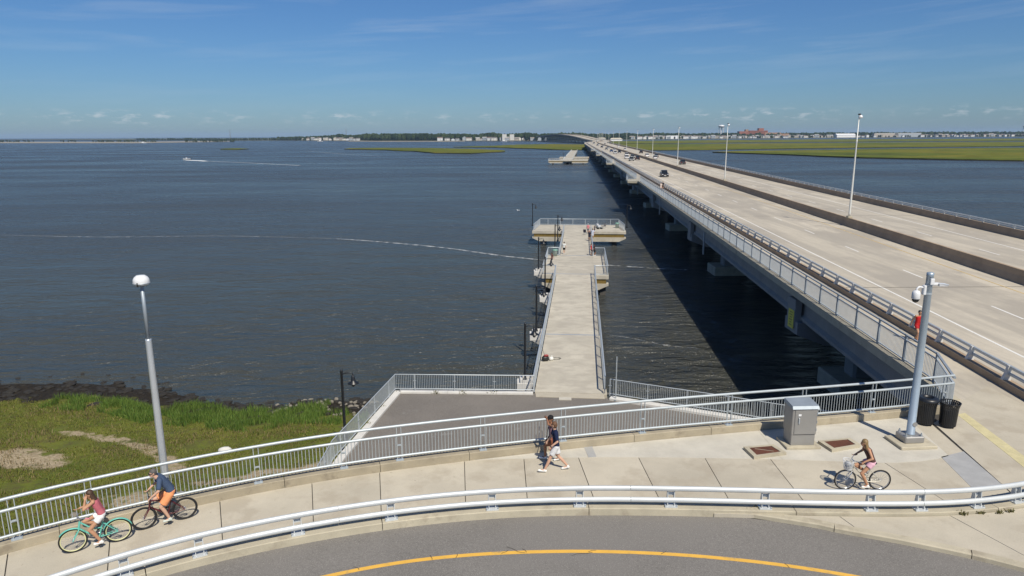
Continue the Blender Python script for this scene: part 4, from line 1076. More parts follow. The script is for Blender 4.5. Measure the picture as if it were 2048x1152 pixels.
# cabinet
q0, q1 = at(1580, 897, S), at(1628, 896, S)
KX, KY = (q0.x + q1.x) / 2, (q0.y + q1.y) / 2 + 0.35
kr = R(2)
cabn = thing('utility_cabinet', 'grey metal utility cabinet standing on the concrete pad', 'cabinet', (KX, KY, S), kr, local=True)
mb = MB(); mb.box((0, 0.0, 0.05), (1.25, 0.95, 0.10), 0, 0.015); mb.build('plinth', M_kerb2, cabn)
mb = MB(); mb.box((0, 0, 0.30), (0.86, 0.64, 0.42), 0, 0.015); mb.build('lower_panel', M_cab, cabn)
mb = MB(); mb.box((0, 0, 1.02), (0.90, 0.68, 1.02), 0, 0.015); mb.build('body', M_cab, cabn)
mb = MB(); mb.add([(-0.48, -0.40, 1.50), (0.48, -0.40, 1.50), (0.48, 0.38, 1.50), (-0.48, 0.38, 1.50), (-0.47, -0.34, 1.60), (0.47, -0.34, 1.60), (0.47, 0.37, 1.65), (-0.47, 0.37, 1.65)], [(3, 2, 1, 0), (4, 5, 6, 7), (0, 1, 5, 4), (1, 2, 6, 5), (2, 3, 7, 6), (3, 0, 4, 7)]); mb.build('lid', M_galv2, cabn)
mb = MB(); mb.box((0.03, -0.352, 1.0), (0.78, 0.024, 0.92), 0, 0.008); dr = mb.build('door', M_cab, cabn)
mb = MB(); mb.box((-0.22, -0.385, 1.06), (0.04, 0.045, 0.22), 0, 0.008); mb.build('handle', M_galv, dr)
mb = MB(); mb.box((-0.20, -0.370, 1.27), (0.10, 0.012, 0.07)); mb.build('label_plate', M_glassw, dr)
for z in (0.70, 1.0, 1.3):
    mb = MB(); mb.tube([(0.435, -0.355, z - 0.05), (0.435, -0.355, z + 0.05)], 0.014, 8); mb.build('hinge', M_galv2, dr)
# vault covers
for pts, lab in ((((1487, 894), (1547, 889), (1573, 905), (1508, 914)), 'rusty steel vault cover in concrete frame left of the cabinet'), (((1636, 882), (1700, 876), (1722, 890), (1664, 900)), 'rusty steel vault cover in concrete frame right of the cabinet')):
    q = [Vector(at(x, y, S + 0.1)[:2]) for x, y in pts]; c = sum(q, Vector((0, 0))) / 4
    t = thing('vault_cover', lab, 'utility cover', (c.x, c.y, S))
    ins = [c + (p - c) * 0.74 for p in q]
    for i in range(4):
        j = (i + 1) % 4; mb = MB(); mb.prism([tuple(q[i]), tuple(q[j]), tuple(ins[j]), tuple(ins[i])], S - 0.02, S + 0.115); mb.build('frame', M_kerb2, t)
    mb = MB(); mb.prism([tuple(c + (p - c) * 0.725) for p in q], S - 0.02, S + 0.10); mb.build('plate', M_rust, t)
    if 'left of' in lab:
        mb = MB(); mb.bar((*(c + (q[0] - c) * 0.45), S + 0.103), (*(c + (q[2] - c) * 0.42), S + 0.103), 0.02, 0.006); mb.build('scratch', M_kerb2, t)
# litter bins
def bin_(name, label, x, y, lid):
    t = thing(name, label, 'litter bin', (x, y, S))
    sl = MB(); sl.add([(0.27, -0.022, 0.08), (0.285, -0.022, 0.08), (0.285, 0.022, 0.08), (0.27, 0.022, 0.08), (0.30, -0.024, 0.80), (0.315, -0.024, 0.80), (0.315, 0.024, 0.80), (0.30, 0.024, 0.80), (0.355, -0.026, 1.0), (0.37, -0.026, 1.0), (0.37, 0.026, 1.0), (0.355, 0.026, 1.0)],
        [(0, 1, 5, 4), (1, 2, 6, 5), (2, 3, 7, 6), (3, 0, 4, 7), (4, 5, 9, 8), (5, 6, 10, 9), (6, 7, 11, 10), (7, 4, 8, 11), (8, 9, 10, 11), (3, 2, 1, 0)])
    sl = sl.mesh('slat', M_blk)
    for k in range(30): inst('slat', sl, t, (x, y, S), 2 * math.pi * k / 30)
    for z, r in ((0.10, 0.262), (0.80, 0.293), (0.985, 0.350)):
        mb = MB(); mb.tube([(x + r * math.cos(2 * math.pi * k / 24), y + r * math.sin(2 * math.pi * k / 24), S + z) for k in range(24)], 0.018, 6, closed=True); mb.build('ring', M_blk, t, True)
    mb = MB(); mb.lathe([(0.24, 0.06), (0.255, 0.70), (0.235, 0.71), (0.22, 0.40)] if not lid else [(0.24, 0.06), (0.27, 0.80)], 20, (x, y, S)); mb.build('liner', M_blk2, t, True)
    if lid:
        mb = MB(); n = 24; pr = [(0.385, 0.99), (0.385, 1.04), (0.33, 1.10), (0.20, 1.12), (0.19, 1.0)]
        mb.add([(x + r * math.cos(2 * math.pi * k / n), y + r * math.sin(2 * math.pi * k / n), S + z) for r, z in pr for k in range(n)], [(i * n + k, i * n + (k + 1) % n, (i + 1) * n + (k + 1) % n, (i + 1) * n + k) for i in range(4) for k in range(n)])
        mb.build('lid', M_blk, t, True)
    for k in range(4):
        a = k * math.pi / 2 + 0.4; mb = MB(); mb.lathe([(0.03, 0.0), (0.03, 0.07)], 8, (x + 0.22 * math.cos(a), y + 0.22 * math.sin(a), S)); mb.build('foot', M_blk, t)
q = at(1850, 848, S); bin_('litter_bin', 'black slatted litter bin with ring lid behind the camera pole', q.x, q.y, True)
q = at(1894, 853, S); bin_('litter_bin', 'open-topped black slatted litter bin nearest the bridge walkway', q.x, q.y, False)

# weeds along the kerbs
M_weed = mat('weed_leaf', (0.075, 0.085, 0.02), 0.8, 0, 0.4, 9, base2=(0.16, 0.13, 0.05))
def weed(x, y, z, s, n=26):
    mb = MB()
    for k in range(n):
        a = random.uniform(0, 6.28); r = random.uniform(0, s * 0.8); h = random.uniform(0.3, 1.0) * s * 0.7
        cx, cy = x + r * math.cos(a) * 1.3, y + r * math.sin(a) * 0.5; b = random.uniform(0, 6.28); w = 0.02
        dx, dy = math.cos(b) * w, math.sin(b) * w; lx, ly = random.uniform(-1, 1) * h * 0.7, random.uniform(-1, 1) * h * 0.7
        mb.add([(cx - dx, cy - dy, z), (cx + dx, cy + dy, z), (cx + lx + dx * 0.6, cy + ly + dy * .6, z + h), (cx + lx - dx * .6, cy + ly - dy * .6, z + h)], [(0, 1, 2, 3)])
    return mb
for px, py, zz, s in ((165, 1069, S, .2), (440, 998, S, .2), (1472, 1020, S, .14), (1510, 1020, S, .2), (1632, 1022, S, .12), (1652, 1024, S, .16), (1690, 1026, S, .14), (1715, 1027, S, .12), (1925, 1029, S, .2), (1962, 1027, S, .16), (1996, 1026, S, .15), (2020, 1024, S, .15), (800, 933, S, .2), (752, 941, S, .14), (915, 920, S, .16), (20, 1103, S, .14)):
    q = at(px, py, zz)
    o = weed(q.x, q.y, zz - 0.01, s).build('weed', M_weed, None, org=(q.x, q.y, zz)); tag(o, 'small weed tuft growing in the joint beside the kerb', 'weed', 'weeds along the kerbs')
for px, py in ((785, 787), (872, 787), (925, 787), (985, 787), (760, 815), (735, 850), (1270, 800), (1285, 803)):
    q = at(px, py, P)
    o = weed(q.x, q.y, P - 0.02, 0.34, 34).build('weed', M_weed, None, org=(q.x, q.y, P)); tag(o, 'green weed tuft growing along the edge of the asphalt landing', 'weed', 'weeds on the landing')
# bag and rod on the pier
q = at(1088, 722, P)
t = thing('fishing_bag', 'black and red fishing bag lying by the left railing of the pier', 'bag', (q.x + 0.1, q.y, P), 0.3, local=True)
mb = MB(); mb.box((0, 0, 0.2), (0.5, 0.34, 0.4), 0, 0.09); mb.build('bag_body', M_blk2, t, True)
mb = MB(); mb.box((0.05, -0.02, 0.42), (0.34, 0.26, 0.12), 0, 0.04); mb.build('red_flap', mat('red_cloth', (0.42, 0.03, 0.03), 0.8), t, True)
mb = MB(); mb.tube([(-0.2, 0, 0.36), (-0.15, -0.2, 0.5), (0.1, -0.22, 0.5), (0.2, -0.1, 0.38)], 0.015, 6); mb.build('strap', M_blk2, t)
t = thing('plastic_bag', 'crumpled pale plastic bag beside the fishing bag', 'bag', (q.x + 0.55, q.y + 0.15, P), 0, local=True)
mb = MB(); mb.sph((0, 0, 0.13), (0.2, 0.16, 0.15), 9, 6); mb.sph((0.04, 0.02, 0.28), (0.06, 0.05, 0.07), 7, 5); o = mb.build('sack', mat('pale_plastic', (0.62, 0.62, 0.58), 0.35), t, True)
for v in o.data.vertices: v.co += Vector(v.co) * 0.25 * noise.noise(Vector(v.co) * 9)
t = thing('fishing_rod', 'thin fishing rod leaning on the left pier railing', 'rod', (q.x + 0.2, q.y - 0.1, P), 0, local=True)
mb = MB(); mb.tube([(0, 0, 0.05), (-0.45, 0.8, 1.15)], [0.016, 0.008], 6); mb.build('rod_blank', M_blk2, t); mb = MB(); mb.lathe([(0.04, 0), (0.04, 0.06)], 8, (-0.05, 0.12, 0.16)); mb.build('reel', M_galv2, t)
t = thing('cast_net', 'loose grey net rope lying on the pier deck by the bag', 'net', (q.x + 0.9, q.y + 0.5, P), 0, local=True)
mb = MB(); mb.tube([(0.42 * math.cos(a * .4) * (1 - a * .006), 0.24 * math.sin(a * .4 + .3 * math.sin(a)), 0.015 + 0.01 * (a % 3)) for a in range(34)], 0.014, 6); mb.build('rope', mat('rope', (0.16, 0.16, 0.14), 0.9), t)

# ---------------------------------------------------------------- rocks and grass on the shore
rocks = []
for k in range(7):
    mb = MB(); mb.sph((0, 0, 0), (1, random.uniform(.65, .95), random.uniform(.5, .8)), 7, 5)
    mb.v = [tuple(Vector(v) * (1 + 0.38 * noise.noise(Vector(v) * 1.3 + Vector((k * 7, 0, 0))))) for v in mb.v]
    rocks.append((mb.mesh('rock', M_rock), mb.mesh('rock', M_rockd)))
rip = thing('riprap_bank', 'pale riprap stones piled along the shore beside the landing', 'rocks', (-10.5, 42, 0))
n = 0
while n < 230:
    t_ = random.random()
    if t_ < 0.62: x = random.uniform(-17.5, -8.3); y = yx(SHORE, x) - random.uniform(0.2, 4.2) - (0 if x > -13 else -1.2)
    elif t_ < 0.86: y = random.uniform(29, 43); x = -9.6 + (y - 33) * 0.12 - abs(random.gauss(0, 1.0)) - 0.15
    else: x = random.uniform(-22, -9.6); y = random.uniform(24.5, 30.5)
    r = random.uniform(0.09, 0.24)
    o = inst('rock', rocks[n % 7][0 if random.random() < .6 else 1], rip, (x, y, ground_z(x, y) + r * 0.25), random.uniform(0, 6.28), (r, r, r)); n += 1
wrk = thing('weedy_rocks', 'dark weed-covered stones along the waterline on the left', 'rocks', (-30, 50, 0))
for k in range(290):
    x = random.uniform(-44, -9); w_ = 4.2 if x < -24 else 1.5
    y = yx(SHORE, x) + random.gauss(-w_ * 0.42, w_ * 0.42)
    r = random.uniform(0.12, 0.4)
    inst('rock', rocks[k % 7][1], wrk, (x, y, max(ground_z(x, y), -0.08) + r * 0.05), random.uniform(0, 6.28), (r * 1.3, r, r * 0.55))
q = at(450, 888, 1.3)
mb = MB(); mb.sph((q.x, q.y, ground_z(q.x, q.y) + 0.12), (0.42, 0.26, 0.24), 10, 7); o = mb.build('boulder', M_white, None, True, (q.x, q.y, ground_z(q.x, q.y)))
for v in o.data.vertices: v.co += Vector(v.co) * 0.22 * noise.noise(Vector(v.co) * 4)
tag(o, 'single pale boulder lying on the grass left of the landing', 'boulder')
def grass(name, label, count, sampler, hr, wr, mats_, lean=0.45):
    mb = MB(); rnd = random.Random(5)
    V = []; Fc = []; MI = []
    for k in range(count):
        p = sampler(rnd)
        if p is None: continue
        x, y = p; z = ground_z(x, y) - 0.02
        h = rnd.uniform(*hr); w = rnd.uniform(*wr); a = rnd.uniform(0, 3.14)
        dx, dy = math.cos(a) * w, math.sin(a) * w; lx, ly = rnd.gauss(0, lean) * h, rnd.gauss(0, lean) * h
        o = len(V)
        V += [(x - dx, y - dy, z), (x + dx, y + dy, z), (x + lx * .4 + dx * .7, y + ly * .4 + dy * .7, z + h * .6), (x + lx * .4 - dx * .7, y + ly * .4 - dy * .7, z + h * .6), (x + lx, y + ly, z + h)]
        Fc += [(o, o + 1, o + 2, o + 3), (o + 3, o + 2, o + 4)]
        c = 0 if rnd.random() < 0.45 else (1 if rnd.random() < 0.75 else 2)
        MI += [c, c]
    mb.v = V; mb.f = Fc; mb.mi = MI
    o = mb.build(name, mats_); return tag(o, label, 'grass', kind='stuff')
def leaf(name, c, trans=0.0):
    return mat(name, c, 0.7, 0, 0.35, 0.6, spec=0.25)
G = [leaf('grass_green', (0.122, 0.148, 0.022)), leaf('grass_olive', (0.158, 0.165, 0.03)), leaf('grass_straw', (0.24, 0.19, 0.08))]
G2 = [leaf('reed_green', (0.09, 0.165, 0.025)), leaf('reed_bright', (0.14, 0.205, 0.04)), leaf('reed_dark', (0.045, 0.095, 0.016))]
def s_lawn(r):
    x = r.uniform(-45, -9.6); y = r.uniform(22, 51.5)
    d = yx(SHORE, x) - y
    if x > -10.2 + (y - 33) * 0.12 or d < 4.6: return None
    if bare(x, y) > 0.5 and r.random() < 0.93: return None
    if noise.noise(Vector((x * 0.5, y * 0.5, 9))) < -0.38: return None
    return x, y
grass('grass', 'short olive green marsh grass on the left shore', 150000, s_lawn, (0.05, 0.17), (0.010, 0.026), G)
def s_reed(r):
    x = r.uniform(-33, -9.8)
    d = r.uniform(1.0, 5.6) if x > -24 else r.uniform(3.8, 6.4)
    y = yx(SHORE, x) - d
    if x > -13 and d < 3.2: return None
    if x < -30 and r.random() < 0.5: return None
    if x > -10.5 + (y - 33) * 0.12 or noise.noise(Vector((x * 0.7, y * 0.7, 2))) < -0.15: return None
    return x, y
grass('reeds', 'taller bright green reeds along the waterline', 26000, s_reed, (0.22, 0.62), (0.009, 0.02), G2, 0.22)

def s_dry(r):
    x = r.uniform(-40, -9.8); y = r.uniform(23, 47)
    if noise.noise(Vector((x * 0.22, y * 0.3, 31))) < 0.12 or x > -10.2 + (y - 33) * 0.12 or yx(SHORE, x) - y < 5: return None
    return x, y
GD = [leaf('dry_stem', (0.26, 0.20, 0.10)), leaf('dead_weed', (0.15, 0.11, 0.05)), leaf('dark_weed', (0.05, 0.07, 0.015))]
grass('dry_weeds', 'dry brown weeds scattered through the grass on the left shore', 26000, s_dry, (0.12, 0.34), (0.008, 0.02), GD, 0.4)
# ---------------------------------------------------------------- bicycles and people
def cloth(name, c, r=0.85): return mat(name, c, r, 0, 0.18, 14, coord='obj', bump=0.25, bscale=28, spec=0.25)
def skinm(name, c): return mat(name, c, 0.55, 0, 0.12, 10, coord='obj', spec=0.35)
SK = [skinm('skin_tan', (0.46, 0.25, 0.15)), skinm('skin_fair', (0.56, 0.34, 0.24)), skinm('skin_brown', (0.27, 0.13, 0.075))]
M_shoe = cloth('white_shoe', (0.78, 0.78, 0.76)); M_eye = mat('eye_dark', (0.02, 0.015, 0.012), 0.2); M_lip = mat('lip', (0.33, 0.10, 0.08), 0.5)
def ik(a, c, l1, l2, pole):
    a, c, pole = Vector(a), Vector(c), Vector(pole)
    d = c - a; L = min(d.length, (l1 + l2) * 0.999); u = d.normalized()
    x = (l1 * l1 - l2 * l2 + L * L) / (2 * L); h = math.sqrt(max(l1 * l1 - x * x, 0))
    p = (pole - u * pole.dot(u)).normalized()
    return a + u * x + p * h
def remesh(o, v, sm=6):
    m = o.modifiers.new('remesh', 'REMESH'); m.mode = 'VOXEL'; m.voxel_size = v; m.use_smooth_shade = True
    if sm:
        s_ = o.modifiers.new('smooth', 'SMOOTH'); s_.factor = 0.5; s_.iterations = sm
def hand(mb, w, d, side, curl=0.5, n=7):
    """w wrist, d direction of the hand, side = thumb side vector"""
    w, d, s_ = Vector(w), Vector(d).normalized(), Vector(side).normalized()
    s_ = (s_ - d * s_.dot(d)).normalized(); nrm = d.cross(s_)
    k = w + d * 0.085
    for t in (-0.024, -0.008, 0.008, 0.024): mb.cap(w + s_ * t * 0.7, k + s_ * t, 0.016, 0.0135, n)
    for t, L in ((0.030, 0.066), (0.011, 0.076), (-0.009, 0.070), (-0.028, 0.054)):
        b = k + s_ * t; m_ = b + (d * (1 - curl * .4) + nrm * curl * .7).normalized() * L * 0.55
        e = m_ + (d * (1 - curl) + nrm * curl * 1.4).normalized() * L * 0.5
        mb.cap(b, m_, 0.0095, 0.0088, n); mb.cap(m_, e, 0.0088, 0.0075, n)
    b = w + d * 0.025 + s_ * 0.026; m_ = b + (d * 0.7 + s_ * 0.8 + nrm * 0.2).normalized() * 0.045; e = m_ + (d * 0.9 + nrm * 0.5 * curl + s_ * .2).normalized() * 0.035
    mb.cap(b, m_, 0.0125, 0.0105, n); mb.cap(m_, e, 0.0105, 0.008, n)
def person(label, J, st, loc, rz, fine=True, group=None):
    """J joints in a frame facing +X; st style"""
    t = thing('person', label, 'person', loc, rz, group, local=True)
    V = {k: Vector(v) for k, v in J.items()}
    sk = st['skin']; g = st.get('girth', 1.0); vx = 0.0085 if fine else 0.02
    N = 10 if fine else 7
    head, neck, chest, waist, pel = V['head'], V['neck'], V['chest'], V['waist'], V['pelvis']
    hd = V.get('look', Vector((1, 0, 0))).normalized()
    side = Vector((-hd.y, hd.x, 0)).normalized(); upv = hd.cross(side)
    sh = (V['shL'] - V['shR']).normalized(); hp = (V['hpL'] - V['hpR']).normalized()
    mb = MB()
    mb.sph(head + Vector((0, 0, 0.012)) - hd * 0.012, (0.088, 0.088, 0.108), 14, 10)
    mb.sph(head + hd * 0.022 + Vector((0, 0, -0.055)), (0.062, 0.062, 0.062), 12, 8)
    mb.cap(head + hd * 0.082 + Vector((0, 0, 0.01)), head + hd * 0.098 + Vector((0, 0, -0.022)), 0.010, 0.014, 8)
    for s_ in (-1, 1): mb.sph(head + side * s_ * 0.086 - hd * 0.012 + Vector((0, 0, -0.005)), (0.018, 0.018, 0.032), 8, 6)
    mb.cap(neck - Vector((0, 0, 0.03)), head + Vector((0, 0, -0.06)) - hd * 0.015, 0.056 * g, 0.05, N)
    for s_ in (-1, 1):
        mb.cap(chest + sh * s_ * 0.075 + Vector((0, 0, 0.03)), waist + sh * s_ * 0.06, 0.088 * g, 0.078 * g, N)
        mb.cap(waist + sh * s_ * 0.06, pel + hp * s_ * 0.07, 0.078 * g, 0.092 * g, N)
    mb.cap(V['shL'], V['shR'], 0.058 * g, 0.058 * g, N)
    for q in 'LR':
        mb.cap(V['sh' + q], V['el' + q], 0.050 * g, 0.039, N); mb.cap(V['el' + q], V['wr' + q], 0.041, 0.026, N)
        d = V.get('hd' + q, V['wr' + q] - V['el' + q])
        if fine: hand(mb, V['wr' + q], d, V.get('th' + q, Vector((0, 0, 1))), st.get('curl', 0.5))
        else: mb.cap(V['wr' + q], V['wr' + q] + d.normalized() * 0.12, 0.03, 0.02, N)
        mb.cap(V['hp' + q], V['kn' + q], 0.083 * g, 0.053, N); mb.cap(V['kn' + q], V['kn' + q].lerp(V['an' + q], 0.35) - Vector((0.012, 0, 0)), 0.053, 0.055, N)
        mb.cap(V['kn' + q].lerp(V['an' + q], 0.35) - Vector((0.012, 0, 0)), V['an' + q], 0.055, 0.036, N)
        mb.cap(V['an' + q] - Vector((0.02, 0, 0.02)), V['toe' + q], 0.038, 0.03, N)
    o = mb.build('body', sk, t, True); remesh(o, vx, 5 if fine else 2)
    # clothing
    c = st['shirt']; mb = MB(); tank = st.get('tank', False); e_ = 0.016
    low = st.get('hem', 0.25)
    for s_ in (-1, 1):
        mb.cap(chest + sh * s_ * 0.078 + Vector((0, 0, 0.02)), waist + sh * s_ * 0.066, (0.092 + e_) * g, (0.082 + e_) * g, N)
        mb.cap(waist + sh * s_ * 0.066, waist.lerp(pel, 0.55 + low) + hp * s_ * 0.07, (0.082 + e_) * g, (0.093 + e_) * g, N)
    mb.cap(chest + Vector((0, 0, 0.02)), waist, 0.11 * g, 0.1 * g, N)
    if not tank:
        mb.cap(V['shL'], V['shR'], 0.066 * g, 0.066 * g, N)
        for q in 'LR':
            m_ = V['sh' + q].lerp(V['el' + q], 0.72); mb.cap(V['sh' + q], m_, 0.066 * g, 0.062 * g, N)
    else:
        for s_ in (-1, 1): mb.cap(chest + sh * s_ * 0.085 + Vector((0, 0, 0.05)), neck + sh * s_ * 0.09 - Vector((0, 0, 0.02)), 0.05, 0.03, N)
    o = mb.build('shirt', c, t, True); remesh(o, 0.012 if fine else 0.024, 4 if fine else 2)
    mb = MB(); sl = st.get('shorts_len', 0.6)
    for s_ in (-1, 1): mb.cap(waist.lerp(pel, 0.45) + hp * s_ * 0.06, pel + hp * s_ * 0.075, 0.092 * g, 0.106 * g, N)
    for q in 'LR':
        m_ = V['hp' + q].lerp(V['kn' + q], sl); mb.tube([V['hp' + q] + Vector((0, 0, 0.05)), V['hp' + q], m_], [0.08 * g, 0.105 * g, st.get('flare', 0.088) * g], N + 2)
    o = mb.build('shorts', st['shorts'], t, True); remesh(o, 0.012 if fine else 0.024, 2)
    for q in 'LR':
        a, b = V['an' + q], V['toe' + q]; mb = MB()
        mb.cap(a + Vector((-0.035, 0, -0.045)), b + Vector((0, 0, 0)), 0.043, 0.037, N); mb.cap(a + Vector((-0.03, 0, -0.05)), a + Vector((0, 0, -0.005)), 0.044, 0.046, N)
        o = mb.build('shoe', st.get('shoe', M_shoe), t, True); remesh(o, 0.011 if fine else 0.022, 2)
    # hair / cap / face
    mb = MB(); hm = st['hair']
    mb.sph(head + Vector((0, 0, 0.034)) - hd * 0.024, (0.096, 0.096, 0.096), 14, 9)
    mb.sph(head + Vector((0, 0, -0.015)) - hd * 0.045, (0.08, 0.08, 0.085), 12, 8)
    if st.get('long'):
        for k in range(11):
            a = (k / 10 - 0.5) * 2.2; r_ = side * math.sin(a) * 0.085 - hd * math.cos(a) * 0.075
            L = st['long'] * random.uniform(0.8, 1.1)
            fl = st.get('flow', Vector((0, 0, 0)))
            pts = [head + r_ * 0.9 + Vector((0, 0, 0.04)), head + r_ * 1.15 + Vector((0, 0, -L * 0.35)) + fl * 0.3, head + r_ * 1.25 + Vector((random.uniform(-.02, .02), random.uniform(-.02, .02), -L * 0.7)) + fl * 0.7, head + r_ * 1.1 + Vector((random.uniform(-.03, .03), random.uniform(-.03, .03), -L)) + fl]
            mb.tube(pts, [0.034, 0.036, 0.030, 0.010], 7)
    o = mb.build('hair', hm, t, True)
    remesh(o, 0.012 if fine else 0.024, 2)
    if st.get('cap'):
        mb = MB(); mb.sph(head + Vector((0, 0, 0.05)) - hd * 0.012, (0.104, 0.104, 0.085), 14, 8); o = mb.build('cap', st['cap'], t, True)
        mb = MB(); b = head + hd * 0.085 + Vector((0, 0, 0.045))
        mb.add([b - side * 0.075, b + side * 0.075, b + hd * 0.08 + side * 0.05 - upv * 0.018, b + hd * 0.08 - side * 0.05 - upv * 0.018] + [x + Vector((0, 0, 0.012)) for x in (b - side * 0.075, b + side * 0.075, b + hd * 0.08 + side * 0.05 - upv * 0.018, b + hd * 0.08 - side * 0.05 - upv * 0.018)], [(3, 2, 1, 0), (4, 5, 6, 7), (0, 1, 5, 4), (1, 2, 6, 5), (2, 3, 7, 6), (3, 0, 4, 7)])
        mb.build('brim', st['cap'], o)
    if fine:
        for s_ in (-1, 1):
            mb = MB(); mb.sph(head + hd * 0.076 + side * s_ * 0.032 + Vector((0, 0, 0.012)), 0.011, 8, 6); mb.build('eye', M_eye, t, True)
        mb = MB(); mb.cap(head + hd * 0.078 - side * 0.02 + Vector((0, 0, -0.058)), head + hd * 0.078 + side * 0.02 + Vector((0, 0, -0.058)), 0.007, 0.007, 6); mb.build('mouth', M_lip, t, True)
        if st.get('glasses'):
            mb = MB()
            for s_ in (-1, 1): mb.sph(head + hd * 0.085 + side * s_ * 0.034 + Vector((0, 0, 0.010)), (0.02, 0.028, 0.02), 8, 6); mb.bar(head + hd * 0.08 + side * s_ * 0.06 + Vector((0, 0, 0.014)), head - hd * 0.01 + side * s_ * 0.092 + Vector((0, 0, 0.014)), 0.008, 0.012)
            mb.build('sunglasses', M_lens, t, True)
    return t
def legs_ride(J, bb, hipz=0.95, hx=-0.18):
    for q, s_, pz, px in (('L', 1, bb[2] - 0.17, bb[0] + 0.03), ('R', -1, bb[2] + 0.17, bb[0] - 0.02)):
        J['hp' + q] = (hx, s_ * 0.095, hipz)
        an = (px - 0.05, s_ * 0.125, pz + 0.10); J['an' + q] = an; J['toe' + q] = (px + 0.10, s_ * 0.13, pz + 0.045)
        J['kn' + q] = ik(J['hp' + q], an, 0.45, 0.44, (1, 0, 0.2))
    return J
M_tyre = mat('tyre_rubber', (0.012, 0.012, 0.013), 0.8); M_chrome = mat('chrome', (0.62, 0.63, 0.65), 0.25, 0.85)
def bicycle(label, loc, rz, frame, rimc, tyrec, st):
    t = thing('bicycle', label, 'bicycle', loc, rz, None, local=True)
    RW = 0.345; fh, rh = Vector((0.54, 0, RW)), Vector((-0.53, 0, RW)); bb = Vector((-0.08, 0, 0.29))
    for c in (fh, rh):
        w = bpy.data.objects.new('wheel', None); col.objects.link(w); w.parent = t; w.location = c; ORG[w] = (0, 0, 0)
        ring = lambda r, n: [(r * math.cos(2 * math.pi * k / n), 0, r * math.sin(2 * math.pi * k / n)) for k in range(n)]
        mb = MB(); mb.tube(ring(RW - 0.022, 36), 0.023, 8, closed=True, up=(0, 1, 0)); mb.build('tyre', tyrec, w, True)
        mb = MB(); mb.tube(ring(RW - 0.052, 36), 0.013, 6, closed=True, up=(0, 1, 0)); mb.build('rim', rimc, w, True)
        mb = MB(); mb.tube([(0, -0.045, 0), (0, 0.045, 0)], 0.022, 10); mb.build('hub', M_chrome, w, True)
        mb = MB()
        for k in range(28):
            a = 2 * math.pi * k / 28 + (0.1 if k % 2 else -0.1); b = 2 * math.pi * k / 28; y = 0.03 if k % 2 else -0.03
            mb.bar((0.018 * math.cos(a), y, 0.018 * math.sin(a)), ((RW - 0.055) * math.cos(b), 0, (RW - 0.055) * math.sin(b)), 0.0035, 0.0035)
        mb.build('spokes', M_chrome, w)
    hb = Vector((0.37, 0, 0.66)); ht = Vector((0.33, 0, 0.84)); se = Vector((-0.20, 0, 0.72)); sd = Vector((-0.245, 0, st.get('saddle', 0.90)))
    mb = MB()
    if st['kind'] == 'cruiser':
        mb.tube([ht, (0.15, 0, 0.66), (0.0, 0, 0.56), (-0.16, 0, 0.55)], 0.021, 8); mb.tube([hb, (0.2, 0, 0.50), (0.05, 0, 0.36), bb], 0.023, 8)
    elif st['kind'] == 'step':
        mb.tube([ht - Vector((0, 0, .03)), (0.12, 0, 0.60), (-0.14, 0, 0.52)], 0.019, 8); mb.tube([hb, bb], 0.022, 8)
    else:
        mb.tube([ht, se - Vector((0, 0, .03))], 0.022, 8); mb.tube([hb, bb], 0.026, 8)
    mb.tube([bb, se], 0.019, 8); mb.tube([hb - Vector((-.005, 0, .03)), ht + Vector((-.008, 0, .03))], 0.028, 10)
    for s_ in (-1, 1):
        mb.tube([bb + Vector((-.03, s_ * .03, 0)), rh + Vector((0, s_ * .06, 0))], 0.012, 6); mb.tube([se + Vector((0, s_ * .02, -.04)), rh + Vector((0, s_ * .06, 0))], 0.011, 6)
    mb.build('frame', frame, t, True)
    mb = MB()
    for s_ in (-1, 1): mb.tube([hb + Vector((0, s_ * .02, -.03)), hb + Vector((0.03, s_ * .058, -.08)), fh + Vector((0, s_ * .058, 0))], [0.016, 0.016, 0.011], 8)
    mb.build('fork', frame if st['kind'] != 'step' else M_chrome, t, True)
    bz_ = st['bar'][1]; bxx = st['bar'][0]
    mb = MB(); mb.tube([ht, (0.325, 0, bz_ - 0.05)], 0.014, 8); mb.tube([(0.325, 0, bz_ - 0.05), (0.36, 0, bz_ - 0.02)], 0.016, 8); mb.build('stem', M_chrome if st['kind'] != 'mtb' else M_blk, t, True)
    hbm = M_blk if st['kind'] == 'mtb' else M_chrome
    mb = MB(); mb.tube([(bxx, -0.29, bz_ + .02), (bxx + .04, -0.24, bz_ + .02), (0.36, -0.1, bz_), (0.37, 0, bz_ - .02), (0.36, 0.1, bz_), (bxx + .04, 0.24, bz_ + .02), (bxx, 0.29, bz_ + .02)], 0.012, 8); mb.build('handlebar', hbm, t, True)
    for s_ in (-1, 1):
        dv = Vector((-0.10, s_ * 0.05, 0)) if st['kind'] != 'mtb' else Vector((-0.01, s_ * 0.10, 0))
        mb = MB(); b_ = Vector((bxx, s_ * 0.27, bz_ + .02)); mb.tube([b_, b_ + dv], 0.017, 8); mb.build('grip', st.get('grip', M_blk2), t, True)
    mb = MB(); mb.tube([se, sd], 0.014, 8); mb.build('seat_post', M_chrome, t, True)
    mb = MB(); mb.tube([sd + Vector((-0.12, 0, 0.035)), sd + Vector((-0.06, 0, 0.04)), sd + Vector((0.04, 0, 0.03)), sd + Vector((0.15, 0, 0.025))], [0.05, 0.085, 0.045, 0.02], 10, sx=1.0, up=(0, 0, 1)); o = mb.build('saddle', M_blk2, t, True); 
    for v in o.data.vertices: v.co.z = sd.z + 0.035 + (v.co.z - sd.z - 0.035) * 0.45
